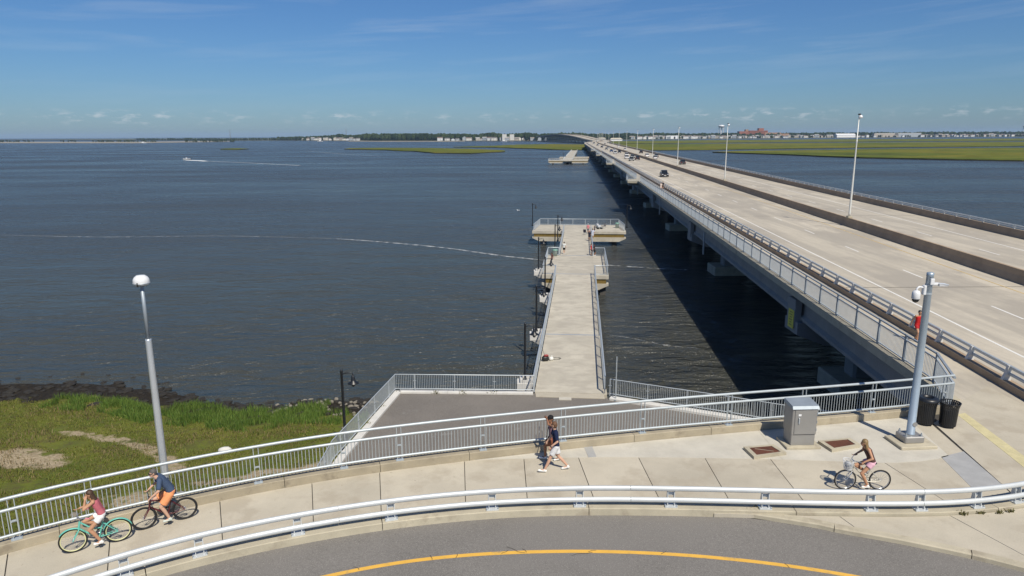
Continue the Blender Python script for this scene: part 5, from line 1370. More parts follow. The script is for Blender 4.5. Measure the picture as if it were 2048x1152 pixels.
    mb = MB(); mb.tube([bb + Vector((0.1 * math.cos(2 * math.pi * k / 24), -0.055, 0.1 * math.sin(2 * math.pi * k / 24))) for k in range(24)], 0.007, 6, closed=True, up=(0, 1, 0)); mb.tube([bb + Vector((0, -0.075, 0)), bb + Vector((0, 0.075, 0))], 0.018, 8); mb.build('chainring', M_blk if st['kind'] == 'mtb' else M_chrome, t, True)
    mb = MB(); mb.bar(bb + Vector((0, -.055, .1)), rh + Vector((0, -.055, .035)), 0.008, 0.014); mb.bar(bb + Vector((0, -.055, -.1)), rh + Vector((0, -.055, -.035)), 0.008, 0.014); mb.build('chain', M_blk2, t)
    for s_, dz in ((1, -0.17), (-1, 0.17)):
        mb = MB(); mb.bar(bb + Vector((0, s_ * .07, 0)), bb + Vector((0, s_ * .075, dz)), 0.014, 0.025); cr = mb.build('crank', M_chrome, t)
        mb = MB(); mb.box(bb + Vector((0, s_ * .13, dz)), (0.09, 0.09, 0.022)); mb.build('pedal', M_blk2, cr)
    if st.get('fender'):
        for c, a0, a1 in ((fh, R(35), R(150)), (rh, R(15), R(165))):
            mb = MB(); n = 14; vs_ = []
            for k in range(n + 1):
                a = a0 + (a1 - a0) * k / n
                for y, r in ((-0.035, RW + 0.012), (-0.02, RW + 0.026), (0.02, RW + 0.026), (0.035, RW + 0.012)): vs_.append((c.x + r * math.cos(a), y, c.z + r * math.sin(a)))
            mb.add(vs_, [(k * 4 + j, k * 4 + j + 1, k * 4 + 5 + j, k * 4 + 4 + j) for k in range(n) for j in range(3)]); o = mb.build('mudguard', frame, t, True)
            o.modifiers.new('thick', 'SOLIDIFY').thickness = 0.004
    if st.get('basket'):
        c = Vector((0.50, 0, 0.86)); mb = MB()
        def rng(k, z, g): return c + Vector((0.13 * math.cos(2 * math.pi * k / 20) * g, 0.18 * math.sin(2 * math.pi * k / 20) * g, z))
        for z, g in ((0.14, 1.1), (0.09, 1.04), (0.03, .98), (-0.03, .92), (-0.09, .86), (-0.14, .8)):
            mb.tube([rng(k, z, g) for k in range(20)], 0.005 if z < .13 else .009, 5, closed=True)
        for k in range(20): mb.bar(rng(k, 0.14, 1.1), rng(k, -0.14, .8), 0.006, 0.006)
        for k in range(10): mb.bar(rng(k, -0.14, .8), rng(k + 10, -0.14, .8), 0.005, 0.005)
        bk = mb.build('basket', M_glassw, t)
        mb = MB(); mb.sph(c + Vector((0, 0.0, 0.0)), (0.11, 0.14, 0.11), 9, 6); o = mb.build('basket_load', mat('grey_bag', (0.36, 0.38, 0.40), 0.8, 0, 0.4, 14, coord='obj'), bk, True)
        for v in o.data.vertices: v.co += (Vector(v.co) - c) * 0.4 * noise.noise(Vector(v.co) * 13)
    return bb
def mid(a, b): return (at(*a, S) + at(*b, S)) / 2
def head_dir(f, r_): d = at(*f, S) - at(*r_, S); return math.atan2(d.y, d.x)
# 1 teal cruiser
f_, r_ = (152, 1104), (238, 1083); rz1 = head_dir(f_, r_); c1 = mid(f_, r_)
bb = bicycle('turquoise cruiser bicycle with cream rims ridden at the far left', c1, rz1, mat('turquoise_paint', (0.13, 0.46, 0.38), 0.35), mat('cream_rim', (0.66, 0.66, 0.36), 0.5), M_tyre, dict(kind='cruiser', bar=(0.16, 1.02), fender=True, saddle=0.86, grip=mat('pink_grip', (0.6, 0.2, 0.25), .6)))
J = dict(pelvis=(-.21, 0, .97), waist=(-.16, 0, 1.12), chest=(-.08, 0, 1.32), neck=(-.03, 0, 1.45), head=(.03, 0, 1.58), shL=(-.05, .165, 1.41), shR=(-.05, -.165, 1.41), look=(1, .1, -.25))
J['wrL'] = (.12, .13, 1.50); J['elL'] = ik(J['shL'], J['wrL'], .27, .25, (0.9, .3, -1)); J['hdL'] = (-.08, -.03, .1); J['thL'] = Vector((1, 0, 0)); J['hdL'] = Vector((-.3, -.3, .8))
J['wrR'] = (.30, -.27, 1.12); J['elR'] = ik(J['shR'], J['wrR'], .27, .25, (-.2, -.3, -1)); J['hdR'] = Vector((1, 0, -.35)); J['thR'] = Vector((0, 1, .3))
legs_ride(J, bb, .93, -.19)
person('woman in pink tank top and white shorts riding the turquoise bicycle', J, dict(skin=SK[0], shirt=cloth('pink_stripe_cloth', (0.50, 0.14, 0.17)), tank=True, shorts=cloth('white_cloth', (0.78, 0.78, 0.77)), shorts_len=.42, flare=.098, hair=mat('brown_hair', (0.075, 0.038, 0.02), .6, 0, .4, 30, coord='obj'), long=.30, flow=Vector((-.09, 0, 0)), girth=.93), c1, rz1)
# 2 dark red mountain bike
f_, r_ = (293, 1058), (371, 1038); rz2 = head_dir(f_, r_); c2 = mid(f_, r_)
bb = bicycle('dark red bicycle with black tyres ridden behind the turquoise one', c2, rz2, mat('maroon_paint', (0.085, 0.012, 0.016), 0.35), M_blk, M_tyre, dict(kind='mtb', bar=(0.34, 1.0), saddle=0.92))
J = dict(pelvis=(-.22, 0, 1.02), waist=(-.16, 0, 1.18), chest=(.0, 0, 1.40), neck=(.10, 0, 1.53), head=(.19, 0, 1.66), shL=(.04, .20, 1.47), shR=(.04, -.20, 1.47), look=(1, .15, -.25))
for q, s_ in (('L', 1), ('R', -1)):
    J['wr' + q] = (.32, s_ * .30, 1.06); J['el' + q] = ik(J['sh' + q], J['wr' + q], .29, .27, (-.5, s_ * .8, -.6)); J['hd' + q] = Vector((.7, 0, -.6)); J['th' + q] = Vector((0, -s_, .2))
legs_ride(J, bb, .97, -.2)
person('man in navy tee and orange shorts riding the dark red bicycle', J, dict(skin=SK[1], shirt=cloth('slate_navy_cloth', (0.055, 0.085, 0.15)), shorts=cloth('orange_cloth', (0.80, 0.32, 0.14)), shorts_len=.78, flare=.105, hair=mat('grey_hair', (0.11, 0.10, 0.095), .7, 0, .3, 30, coord='obj'), girth=1.12, glasses=True, curl=.9, shoe=cloth('pale_grey_shoe', (0.55, 0.60, 0.55))), c2, rz2)
# 3 silver step-through bike with basket
f_, r_ = (1688, 979), (1758, 980); rz3 = head_dir(f_, r_); c3 = mid(f_, r_)
bb = bicycle('silver step-through bicycle with wire basket ridden on the right', c3, rz3, mat('champagne_paint', (0.55, 0.53, 0.46), 0.3, 0.3), M_chrome, M_tyre, dict(kind='step', bar=(0.20, 1.03), saddle=0.88, basket=True))
J = dict(pelvis=(-.21, 0, .99), waist=(-.16, 0, 1.13), chest=(-.05, 0, 1.34), neck=(.02, 0, 1.47), head=(.08, 0, 1.60), shL=(-.02, .16, 1.42), shR=(-.02, -.16, 1.42), look=(1, -.2, -.1))
for q, s_ in (('L', 1), ('R', -1)):
    J['wr' + q] = (.15, s_ * .29, 1.09); J['el' + q] = ik(J['sh' + q], J['wr' + q], .27, .25, (-.6, s_ * .7, -.6)); J['hd' + q] = Vector((.7, 0, -.5)); J['th' + q] = Vector((0, -s_, .2))
legs_ride(J, bb, .95, -.19)
person('long-haired blonde woman in brown tank top and pink shorts on the basket bicycle', J, dict(skin=SK[0], shirt=cloth('brown_cloth', (0.10, 0.05, 0.045)), tank=True, shorts=cloth('pale_pink_cloth', (0.74, 0.44, 0.53)), shorts_len=.38, flare=.102, hair=mat('blonde_hair', (0.30, 0.20, 0.09), .55, 0, .55, 26, coord='obj'), long=.40, flow=Vector((-.10, 0, 0)), girth=.95, curl=.9), c3, rz3)
# walkers
def walk_pose(h=1.75, stride=.40, lean=.03, arms=True, ph=1):
    k = h / 1.75
    J = dict(pelvis=(0, 0, .90), waist=(.01, 0, 1.06), chest=(lean, 0, 1.30), neck=(lean + .01, 0, 1.45), head=(lean + .04, 0, 1.61), shL=(lean, .185, 1.41), shR=(lean, -.185, 1.41), hpL=(0, .09, .90), hpR=(0, -.09, .90))
    fr, bk = ('R', 'L') if ph > 0 else ('L', 'R')
    s_ = {'L': 1, 'R': -1}
    J['an' + fr] = (stride, s_[fr] * .08, .10); J['toe' + fr] = (stride + .19, s_[fr] * .09, .085)
    J['an' + bk] = (-stride, s_[bk] * .08, .14); J['toe' + bk] = (-stride + .17, s_[bk] * .09, .045)
    for q in 'LR': J['kn' + q] = ik(J['hp' + q], J['an' + q], .44, .44, (1, 0, .1))
    for q in 'LR':
        f = -1 if q == fr else 1
        J['wr' + q] = (lean + .22 * f, s_[q] * .27, .93); J['el' + q] = ik(J['sh' + q], J['wr' + q], .28, .26, (-1, s_[q] * .3, 0)); J['hd' + q] = Vector((.25 * f, 0, -1)); J['th' + q] = Vector((1, 0, 0))
    return {a: (Vector(b) * k if a[:2] not in ('hd', 'th') else b) for a, b in J.items()}
q = at(1112, 942, S)
J = walk_pose(1.80, .38, .04, ph=-1); J['look'] = Vector((.85, -.55, 0))
J['wrL'] = (.20, .25, 1.0); J['elL'] = ik(J['shL'], J['wrL'], .29, .27, (-1, .3, 0)); J['hdL'] = Vector((.5, 0, -.9))
man_t = person('man in navy tee and white shorts striding left along the sidewalk', J, dict(skin=SK[1], shirt=cloth('navy_cloth', (0.012, 0.020, 0.060)), shorts=cloth('pale_grey_cloth', (0.66, 0.66, 0.67)), shorts_len=.72, flare=.10, hair=mat('light_brown_hair', (0.14, 0.07, 0.035), .7, 0, .35, 30, coord='obj')), q, math.pi + 0.04)
mb = MB(); w = Vector(J['wrL']); mb.tube([w + Vector((-.012, 0, .02)), w + Vector((.0, 0, -.005))], 0.036, 10); mb.build('watch', M_blk2, man_t, True)
q = at(1104, 920, S)
J = walk_pose(1.66, .24, .03, ph=1); J['look'] = Vector((.8, .5, 0))
hz = Vector(J['head'])
for qq, s_ in (('L', 1), ('R', -1)):
    J['wr' + qq] = hz + Vector((.13, s_ * .11, .035)); J['el' + qq] = ik(J['sh' + qq], J['wr' + qq], .26, .24, (.4, s_ * 1.2, .1)); J['hd' + qq] = Vector((.2, -s_ * .9, .15)); J['th' + qq] = Vector((0, 0, -1))
wt = person('woman in black cap shading her eyes with both hands beside the striding man', J, dict(skin=SK[2], shirt=cloth('mauve_cloth', (0.20, 0.12, 0.155)), tank=True, shorts=cloth('black_cloth', (0.014, 0.014, 0.024)), shorts_len=.5, hair=mat('dark_hair', (0.015, 0.012, 0.011), .5), cap=cloth('black_cap', (0.012, 0.012, 0.014)), girth=.95), q, math.pi + 0.1)
M_leath = mat('brown_leather', (0.20, 0.06, 0.025), 0.5, 0, 0.3, 8)
tb = thing('shoulder_bag', 'brown leather shoulder bag worn by the woman in the black cap', 'bag', (q.x, q.y, S), math.pi + .1, local=True)
mb = MB(); mb.box((.12, .19, .76), (.30, .12, .28), 0.2, .04); mb.build('bag_body', M_leath, tb, True)
mb = MB(); mb.tube([(.0, .19, .88), (-.02, .17, 1.1), (.0, .02, 1.44), (.02, -.12, 1.42), (.13, -.05, 1.2), (.2, .14, 1.0), (.24, .2, .88)], 0.014, 6); mb.build('strap', M_blk2, tb, True)
# runner on the bridge walkway
q = at(1832, 682, S)
J = walk_pose(1.75, .22, .03, ph=1)
person('runner in red on the bridge walkway half hidden by the camera pole', J, dict(skin=SK[0], shirt=cloth('red_shirt', (0.50, 0.02, 0.02)), shorts=cloth('red_shorts', (0.42, 0.02, 0.025)), shorts_len=.5, tank=True, hair=MATS['dark_hair'], shoe=M_blk2), q, math.pi / 2 + math.pi)
# people further out, built coarser
def stand_pose(h=1.72, sit=False):
    J = walk_pose(h, .05, .0, ph=1); return J
far = [
 ((1128, 508), P, 'man in white shirt and black shorts by the left pier railing', (0.62, 0.64, 0.62), (0.012, 0.012, 0.014), R(80), None),
 ((1182, 511), P, 'person in red shirt leaning at the right pier railing', (0.45, 0.02, 0.03), (0.16, 0.10, 0.10), R(10), None),
 ((1188, 512), P, 'person in dark clothes right behind the one in red', (0.03, 0.03, 0.04), (0.02, 0.02, 0.02), R(20), None),
 ((1179, 482), P, 'person in dark navy carrying a bag on the pier', (0.02, 0.022, 0.04), (0.025, 0.025, 0.04), R(250), (0.5, 0.2, 0.18)),
 ((1185, 479), P, 'person in pale blue beside the one in dark navy', (0.52, 0.55, 0.66), (0.45, 0.48, 0.56), R(270), (0.03, 0.03, 0.04)),
 ((1176, 467), P, 'seated-looking angler in pink shirt and white hat at the pier end', (0.62, 0.22, 0.24), (0.30, 0.30, 0.32), R(90), (0.8, 0.8, 0.8)),
 ((1104, 532), P, 'dark dressed angler on the left half of the middle platform', (0.10, 0.035, 0.035), (0.02, 0.02, 0.025), R(170), None),
 ((1189, 466), P, 'child in dark shirt among the group near the pier end', (0.04, 0.05, 0.08), (0.03, 0.03, 0.03), R(180), None),
 ((1330, 382), S, 'walker in pale top on the distant bridge walkway', (0.62, 0.52, 0.45), (0.55, 0.42, 0.36), R(265), None),
 ((1335, 380), S, 'walker in black on the distant bridge walkway', (0.015, 0.015, 0.02), (0.012, 0.012, 0.015), R(265), None),
]
for k, ((px, py), z, lab, c1_, c2_, rz_, capc) in enumerate(far):
    q = at(px, py, z); h = 1.2 if 'child' in lab else random.uniform(1.66, 1.8)
    J = stand_pose(h)
    st = dict(skin=SK[k % 3], shirt=cloth('far_shirt_%d' % k, c1_), shorts=cloth('far_shorts_%d' % k, c2_), shorts_len=.75, hair=MATS['dark_hair'], shoe=M_blk2 if k % 2 else M_shoe)
    if capc: st['cap'] = cloth('far_hat_%d' % k, capc)
    if z == S: q.x = bx0(q.y) + 1.2 + (0.7 if 'black' in lab else 0.0)
    person(lab, J, st, q, rz_, fine=False)
# gear on the pier end
def chair(label, q, rz_, c):
    t = thing('folding_chair', label, 'chair', q, rz_, None, local=True); m = cloth('canvas_' + label[:6], c)
    mb = MB(); mb.box((0, 0, .42), (.46, .48, .03)); mb.build('seat', m, t); mb = MB(); mb.add([(-.22, -.24, .42), (-.22, .24, .42), (-.34, .24, .9), (-.34, -.24, .9), (-.25, -.24, .42), (-.25, .24, .42), (-.37, .24, .9), (-.37, -.24, .9)], [(0, 1, 2, 3), (7, 6, 5, 4), (0, 4, 5, 1), (1, 5, 6, 2), (2, 6, 7, 3), (3, 7, 4, 0)]); mb.build('backrest', m, t)
    for x in (-.2, .2):
        for y in (-.22, .22): mb = MB(); mb.tube([(x, y, .42), (-x * 1.1, y, 0)], .012, 6); mb.build('leg', M_galv2, t)
chair('dark folding chair at the pier end near the group', at(1170, 469, P), 1.2, (0.03, 0.03, 0.05))
chair('grey folding chair on the right half of the pier end', at(1208, 457, P), 2.0, (0.15, 0.15, 0.16))
def cart(label, q, rz_):
    t = thing('fishing_cart', label, 'cart', q, rz_, None, local=True)
    mb = MB(); mb.box((0, 0, .34), (.9, .5, .05)); mb.build('platform', M_galv2, t)
    for x in (-.32, .32):
        for y in (-.27, .27): mb = MB(); mb.tube([(x, y - .03, .15), (x, y + .03, .15)], .15, 14); mb.build('wheel', M_blk2, t, True)
    mb = MB(); mb.box((-.1, 0, .53), (.5, .36, .32), 0, .03); mb.build('cool_box', mat('cool_box_' + label[:4], (.5, .52, .55), .5), t)
    mb = MB(); mb.tube([(.42, -.2, .36), (.6, -.2, .95), (.6, .2, .95), (.42, .2, .36)], .015, 6); mb.build('handle', M_blk, t, True)
cart('wheeled fishing cart with cool box on the pier end platform', at(1199, 458, P), .3)
cart('second wheeled cart standing by the pier end railing', at(1194, 455, P), 1.9)
def gbin(label, q):
    t = thing('tackle_bin', label, 'bin', q, 0, None, local=True)
    mb = MB(); mb.lathe([(.30, 0), (.33, .75), (.34, .76)], 16); mb.build('drum', mat('pale_green_drum', (.42, .50, .46), .6, 0, .2, 3, coord='obj'), t, True)
    mb = MB(); mb.lathe([(.40, .76), (.42, .82), (.30, .96), (.05, 1.0)], 16); mb.build('lid', M_green, t, True)
gbin('round bin with green lid at the right corner of the pier end', at(1234, 456, P)); gbin('round bin with green lid on the left half of the middle platform', at(1110, 512, P))
# gull over the water
q = atY(1036, 421, 150)
gu = thing('gull', 'white gull flying over the water right of the pier end lamp', 'bird', q, 0.6, None, local=True)
mb = MB(); mb.sph((0, 0, 0), (.22, .08, .08), 10, 6); mb.sph((.2, 0, .04), .055, 8, 6); mb.build('body', M_glassw, gu, True)
for s_ in (-1, 1): mb = MB(); mb.add([(.08, s_ * .05, .02), (-.08, s_ * .05, .02), (-.05, s_ * .35, .16), (.1, s_ * .35, .17), (-.12, s_ * .66, .08), (.0, s_ * .66, .09)], [(0, 1, 2, 3), (3, 2, 4, 5)]); o = mb.build('wing', M_glassw, gu); o.modifiers.new('thick', 'SOLIDIFY').thickness = .02
# ---------------------------------------------------------------- lamps, cars and traffic on the bridge
M_cream = mat('cream_pole', (0.66, 0.66, 0.62), 0.45, 0.2, 0.08, 1)
def median_lamp():
    r = thing('median_lamp', 'x', 'lamp post', (0, 0, 0), 0, 'lamp posts on the bridge median', local=True)
    mb = MB(); mb.box((0, 0, 1.10), (0.55, 0.6, 0.28), 0, 0.04); mb.build('base', M_kerb2, r)
    mb = MB(); mb.lathe([(0.15, 1.2), (0.13, 1.6), (0.105, 6), (0.075, 9.9), (0.09, 10.0), (0.09, 10.15), (0.055, 10.2), (0.05, 12.9)], 12); mb.build('pole', M_cream, r, True)
    mb = MB(); mb.lathe([(0.08, 12.70), (0.22, 12.75), (0.25, 12.86), (0.20, 13.0), (0.10, 13.08)], 14, (0.16, 0, 0)); mb.build('lamp_head', M_glassw, r, True)
    mb = MB(); mb.box((0.02, 0, 13.16), (0.28, 0.2, 0.18), 0, 0.03); mb.build('control_box', M_blk2, r)
    return r
ml0 = median_lamp()
words = ['nearest', 'second nearest', 'third nearest', 'fourth nearest', 'fifth nearest', 'sixth nearest']
Y = 84.0; k = 0
while Y < 2000:
    lab = ('%s tall pale lamp post on the bridge median' % words[k]) if k < 6 else 'one of the tiny far lamp posts on the bridge median'
    p = B(17.15, Y)
    if k == 0: ml0.location = p; ml0['label'] = lab
    else:
        r = copy_tree(ml0, p, 0, lab)
        if k >= 6: r['group'] = 'far lamp posts on the bridge median'
    Y += 70.2; k += 1

def car(label, loc, rz, paint, suv=True, group=None):
    t = thing('car', label, 'car', loc, rz, group, local=True)
    L, Wd, H_ = (4.6, 1.88, 1.70) if suv else (4.5, 1.82, 1.45)
    def shell(prof, w0, w1, zc):
        n = len(prof); vs_ = []
        for s_ in (-1, 1):
            for x, z in prof:
                f = w0 + (w1 - w0) * max(0, min(1, (z - 0.3) / (zc - 0.3))); vs_.append((x, s_ * f / 2, z))
        return vs_, [tuple(range(n - 1, -1, -1)), tuple(range(n, 2 * n))] + [(i, (i + 1) % n, n + (i + 1) % n, n + i) for i in range(n)]
    hb = 1.0 if suv else .86
    body = [(-2.28, .35), (2.20, .32), (2.30, .55), (2.22, .78), (2.0, .88), (1.05, hb), (-2.2, hb + .06), (-2.30, .8)]
    mb = MB(); mb.add(*shell(body, Wd, Wd * .97, hb)); o = mb.build('body', paint, t); bv = o.modifiers.new('bevel', 'BEVEL'); bv.width = .06; bv.segments = 2
    cab = [(1.1, hb - .01), (.35, H_ - .06), (-.1, H_), (-1.7, H_ - .05), (-2.2, hb + .02)]
    mb = MB(); mb.add(*shell(cab, Wd * .95, Wd * .74, H_)); o = mb.build('cabin_glass', mat_glass, t)
    roof = [(.42, H_ - .06), (.36, H_ - .015), (-.1, H_ + .03), (-1.7, H_ - .02), (-1.78, H_ - .07)]
    mb = MB(); mb.add(*shell(roof, Wd * .76, Wd * .755, H_)); mb.build('roof', paint, t)
    for x in (-1.38, 1.42):
        for s_ in (-1, 1): mb = MB(); mb.tube([(x, s_ * (Wd / 2 - .2), .34), (x, s_ * (Wd / 2 + .01), .34)], .34, 18); w = mb.build('wheel', M_tyre, t, False); mb = MB(); mb.tube([(x, s_ * (Wd / 2 + .005), .34), (x, s_ * (Wd / 2 + .02), .34)], .2, 12); mb.build('hubcap', M_chrome, w)
    for s_ in (-1, 1):
        mb = MB(); mb.box((2.2, s_ * .68, .72), (.16, .34, .14), 0, .03); mb.build('headlight', M_glassw, t)
        mb = MB(); mb.box((-2.28, s_ * .74, .86), (.08, .26, .2), 0, .02); mb.build('tail_light', M_tail, t)
        mb = MB(); mb.box((.85, s_ * 1.0, 1.02), (.14, .16, .12), 0, .03); mb.build('mirror', paint, t)
    mb = MB(); mb.box((2.27, 0, .55), (.06, 1.0, .2)); mb.build('grille', M_blk2, t)
    mb = MB(); mb.box((2.30, 0, .42), (.04, .5, .12)); mb.build('number_plate', M_glassw, t)
    return t
mat_glass = mat('car_glass', (0.012, 0.015, 0.018), 0.06); M_tail = mat('tail_lamp', (0.3, 0.01, 0.01), .3)
PT = [mat('car_%s' % n, c, 0.25, 0.2) for n, c in (('black', (.012, .013, .02)), ('white', (.7, .7, .7)), ('grey', (.18, .19, .2)), ('silver', (.5, .51, .52)), ('red', (.3, .02, .02)), ('blue', (.03, .07, .2)))]
toward = -math.pi / 2 - math.atan(.085); away = math.pi / 2 - math.atan(.085)
car('black sports utility car driving towards the camera on the near carriageway', B(8.0, 186, .01), toward, PT[0])
cn = ['black', 'white', 'grey', 'silver', 'red', 'blue']
protos = {}
def carcopy(ci, loc, rz, label, group):
    if ci not in protos:
        protos[ci] = car(label, loc, rz, PT[ci], group=group); return protos[ci]
    return copy_tree(protos[ci], loc, rz, label, group)
lst = [(4, 300, 8.9, 1), (0, 312, 12.5, 0), (1, 326, 9.0, 1), (2, 338, 12.6, 1), (1, 372, 12.4, 1), (3, 410, 8.8, 1), (0, 430, 12.5, 1), (5, 455, 9.0, 1), (1, 480, 12.5, 1), (2, 520, 9.0, 1), (3, 560, 12.4, 1), (0, 600, 9.0, 1), (1, 650, 12.5, 1), (2, 700, 9.0, 1), (1, 760, 12.4, 1), (3, 830, 9.0, 1), (0, 900, 12.0, 1), (1, 1000, 9.0, 1), (2, 1100, 12.0, 1),
       (0, 262, 24.6, 0), (3, 318, 21.0, 0), (2, 345, 24.8, 0), (1, 352, 21.0, 0), (0, 420, 24.7, 0), (3, 500, 21.2, 0), (1, 620, 24.5, 0), (2, 800, 21.0, 0)]
for k, (ci, Y, u, tw) in enumerate(lst):
    side_ = 'near' if u < 16 else 'far'
    carcopy(ci if ci != 4 else 2, B(u, Y, .01), toward if tw else away, 'tiny distant %s car on the %s carriageway of the bridge' % (cn[ci if ci != 4 else 2], side_), 'distant %s cars on the %s carriageway' % (cn[ci if ci != 4 else 2], side_))

# ---------------------------------------------------------------- motor boat with wake
q = at(374, 319, 0)
bt = thing('motor_boat', 'small motor boat speeding left with a white wake', 'boat', (q.x, q.y, .15), math.pi + .25, None, local=True)
mb = MB(); hull = []
for x, w, zk in ((-3.0, 1.15, -.35), (-1, 1.25, -.4), (1.2, 1.05, -.3), (2.5, .5, 0), (3.2, .04, .5)): hull += [(x, -w, .75), (x, -w * .8, .1), (x, 0, zk), (x, w * .8, .1), (x, w, .75)]
mb.add(hull, [(i * 5 + k, i * 5 + k + 1, i * 5 + 6 + k, i * 5 + 5 + k) for i in range(4) for k in range(4)] + [(4, 3, 2, 1, 0)] + [(i * 5, i * 5 + 5, i * 5 + 9, i * 5 + 4) for i in range(4)]); mb.build('hull', M_glassw, bt)
mb = MB(); mb.box((.2, 0, 1.05), (1.0, 1.0, .6), 0, .08); mb.build('console', M_glassw, bt)
mb = MB(); mb.box((.1, 0, 2.15), (1.9, 1.5, .08), 0, .03); mb.build('canopy', M_blk2, bt)
for x in (-.7, .9):
    for y in (-.65, .65): mb = MB(); mb.tube([(x, y, .75), (x, y, 2.12)], .03, 6); mb.build('canopy_post', M_galv, bt)
mb = MB(); mb.box((-3.2, 0, .9), (.5, .5, 1.1), 0, .1); mb.build('outboard_motor', M_blk, bt)
J = walk_pose(1.7, .05); person('helmsman in dark shirt standing in the motor boat', J, dict(skin=SK[0], shirt=cloth('helm_shirt', (.03, .03, .04)), shorts=cloth('helm_shorts', (.2, .2, .2)), hair=MATS['dark_hair']), (q.x + .4, q.y - .1, .55), math.pi + .25, fine=False)
M_wake = foam_material('wake_foam_dense', 0.10, 1.0, 0.5)
M_wake2 = foam_material('old_wake_dense', 0.21, 0.42, 0.3)
foam_strip('boat_wake', 'bright white foam thrown up behind the motor boat', W([(369, 319.5), (380, 320.5), (400, 321.5), (412, 322.5)]), [4, 12, 12, 8], M_wake, .03)
foam_strip('boat_wake', 'long fading wake trailing right behind the motor boat', W([(405, 322), (440, 323.5), (480, 325), (540, 328), (600, 331)]), [8, 8, 7, 9, 10], M_wake2, .02)
foam_strip('boat_wake', 'thin curved wake line crossing the bay behind the boat', W([(612, 302), (650, 305), (700, 309), (760, 312)]), [3, 4, 4, 3], M_wake2, .02)
q = at(410, 318, 0)
for n_, (px, py, lab) in enumerate(((1008, 283, 'tiny white boat moored off the far shore houses'), (640, 283.2, 'tiny white boat near the far sandy shore left of the woods'), (286, 286.5, 'tiny pale boat off the sand spit on the left'))):
    p = at(px, py, 0); b2 = thing('moored_boat', lab, 'boat', (p.x, p.y, .1), 0.2, None, local=True)
    mb = MB(); mb.add([(v[0] * 3, v[1] * 2.6, v[2] * 2.6) for v in hull], [(i * 5 + k, i * 5 + k + 1, i * 5 + 6 + k, i * 5 + 5 + k) for i in range(4) for k in range(4)] + [(4, 3, 2, 1, 0)] + [(i * 5, i * 5 + 5, i * 5 + 9, i * 5 + 4) for i in range(4)]); mb.build('hull', M_glassw, b2)
    mb = MB(); mb.box((0, 0, 3.0), (7, 3.6, 2.4), 0, .4); mb.build('cabin', M_glassw, b2)

# ---------------------------------------------------------------- marsh islands
def marsh_material():
    m = bpy.data.materials.new('salt_marsh'); m.use_nodes = True
    nt = m.node_tree; b = nt.nodes['Principled BSDF']; N = nt.nodes.new; Lk = nt.links.new
    b.inputs['Roughness'].default_value = .95; b.inputs['Specular IOR Level'].default_value = .1
    geo = N('ShaderNodeNewGeometry')
    def nz(s_, st, det=5):
        mp = N('ShaderNodeMapping'); mp.inputs['Scale'].default_value = st; Lk(geo.outputs['Position'], mp.inputs[0])
        n = N('ShaderNodeTexNoise'); n.inputs['Scale'].default_value = s_; n.inputs['Detail'].default_value = det; n.inputs['Roughness'].default_value = .65; Lk(mp.outputs[0], n.inputs['Vector']); return n.outputs['Fac']
    rp = N('ShaderNodeValToRGB'); e = rp.color_ramp.elements
    for p_, c_ in ((.30, (.060, .078, .020)), (.45, (.105, .130, .018)), (.58, (.165, .150, .020)), (.72, (.075, .098, .022))):
        x = e.new(p_); x.color = (*c_, 1)
    e.remove(e[0]); e.remove(e[-1])
    Lk(nz(.012, (.45, 1.0, 1)), rp.inputs[0])
    mx = N('ShaderNodeMix'); mx.data_type = 'RGBA'; mx.blend_type = 'MULTIPLY'; mx.inputs[0].default_value = 1.0
    r2 = N('ShaderNodeValToRGB'); r2.color_ramp.elements[0].position = .3; r2.color_ramp.elements[0].color = (.5, .5, .5, 1); r2.color_ramp.elements[1].position = .62; r2.color_ramp.elements[1].color = (1.1, 1.1, 1.1, 1)
    Lk(nz(.09, (.5, 1, 1)), r2.inputs[0]); Lk(rp.outputs[0], mx.inputs[6]); Lk(r2.outputs[0], mx.inputs[7]); Lk(mx.outputs[2], b.inputs['Base Color'])
    bp = N('ShaderNodeBump'); bp.inputs['Strength'].default_value = .6; bp.inputs['Distance'].default_value = .4; Lk(nz(1.2, (1, 1, 1)), bp.inputs['Height']); Lk(bp.outputs[0], b.inputs['Normal'])
    return m
M_marsh = marsh_material(); M_mud = mat('marsh_mud', (.022, .019, .014), .9, 0, .4, .3)
def wob(poly, amp, step):
    out = []
    n = len(poly)
    for i in range(n):
        a, b = Vector(poly[i]), Vector(poly[(i + 1) % n]); m = max(1, min(60, int((b - a).length / step)))
        for k in range(m):
            p = a.lerp(b, k / m); w_ = noise.noise(Vector((p.x / step * .45, p.y / step * .45, 4))) * amp
            d = (b - a).normalized(); out.append((p.x - d.y * w_, p.y + d.x * w_))
    return out
def marsh(poly, top, amp=5, step=16):
    w = wob(poly, amp, step)
    mb = MB(); n = len(w); mb.cur = 1
    mb.add([(p[0], p[1], -.5) for p in w] + [(p[0], p[1], top * .55) for p in w], [(i, (i + 1) % n, n + (i + 1) % n, n + i) for i in range(n)])
    mb.cur = 0
    c = Vector((sum(p[0] for p in w) / n, sum(p[1] for p in w) / n))
    mb.add([(p[0], p[1], top * .55) for p in w] + [(p[0], p[1], top) for p in w], [(i, (i + 1) % n, n + (i + 1) % n, n + i) for i in range(n)])
    mb.add([(p[0], p[1], top) for p in w], [tuple(range(n))])
    mb2 = mb; o = mb2.build('marsh', [M_marsh, M_mud])
    if o.data.polygons[-1].normal.z < 0:
        import bmesh
        bm = bmesh.new(); bm.from_mesh(o.data); bmesh.ops.reverse_faces(bm, faces=bm.faces[:]); bm.to_mesh(o.data); bm.free()
    return tag(o, kind='structure')
marsh(W([(690, 299), (760, 300.5), (830, 303.5), (870, 307), (940, 308), (1010, 304), (1005, 302), (940, 299), (860, 297.2), (760, 296.8), (700, 297.5)]), 1.0, 5, 14)
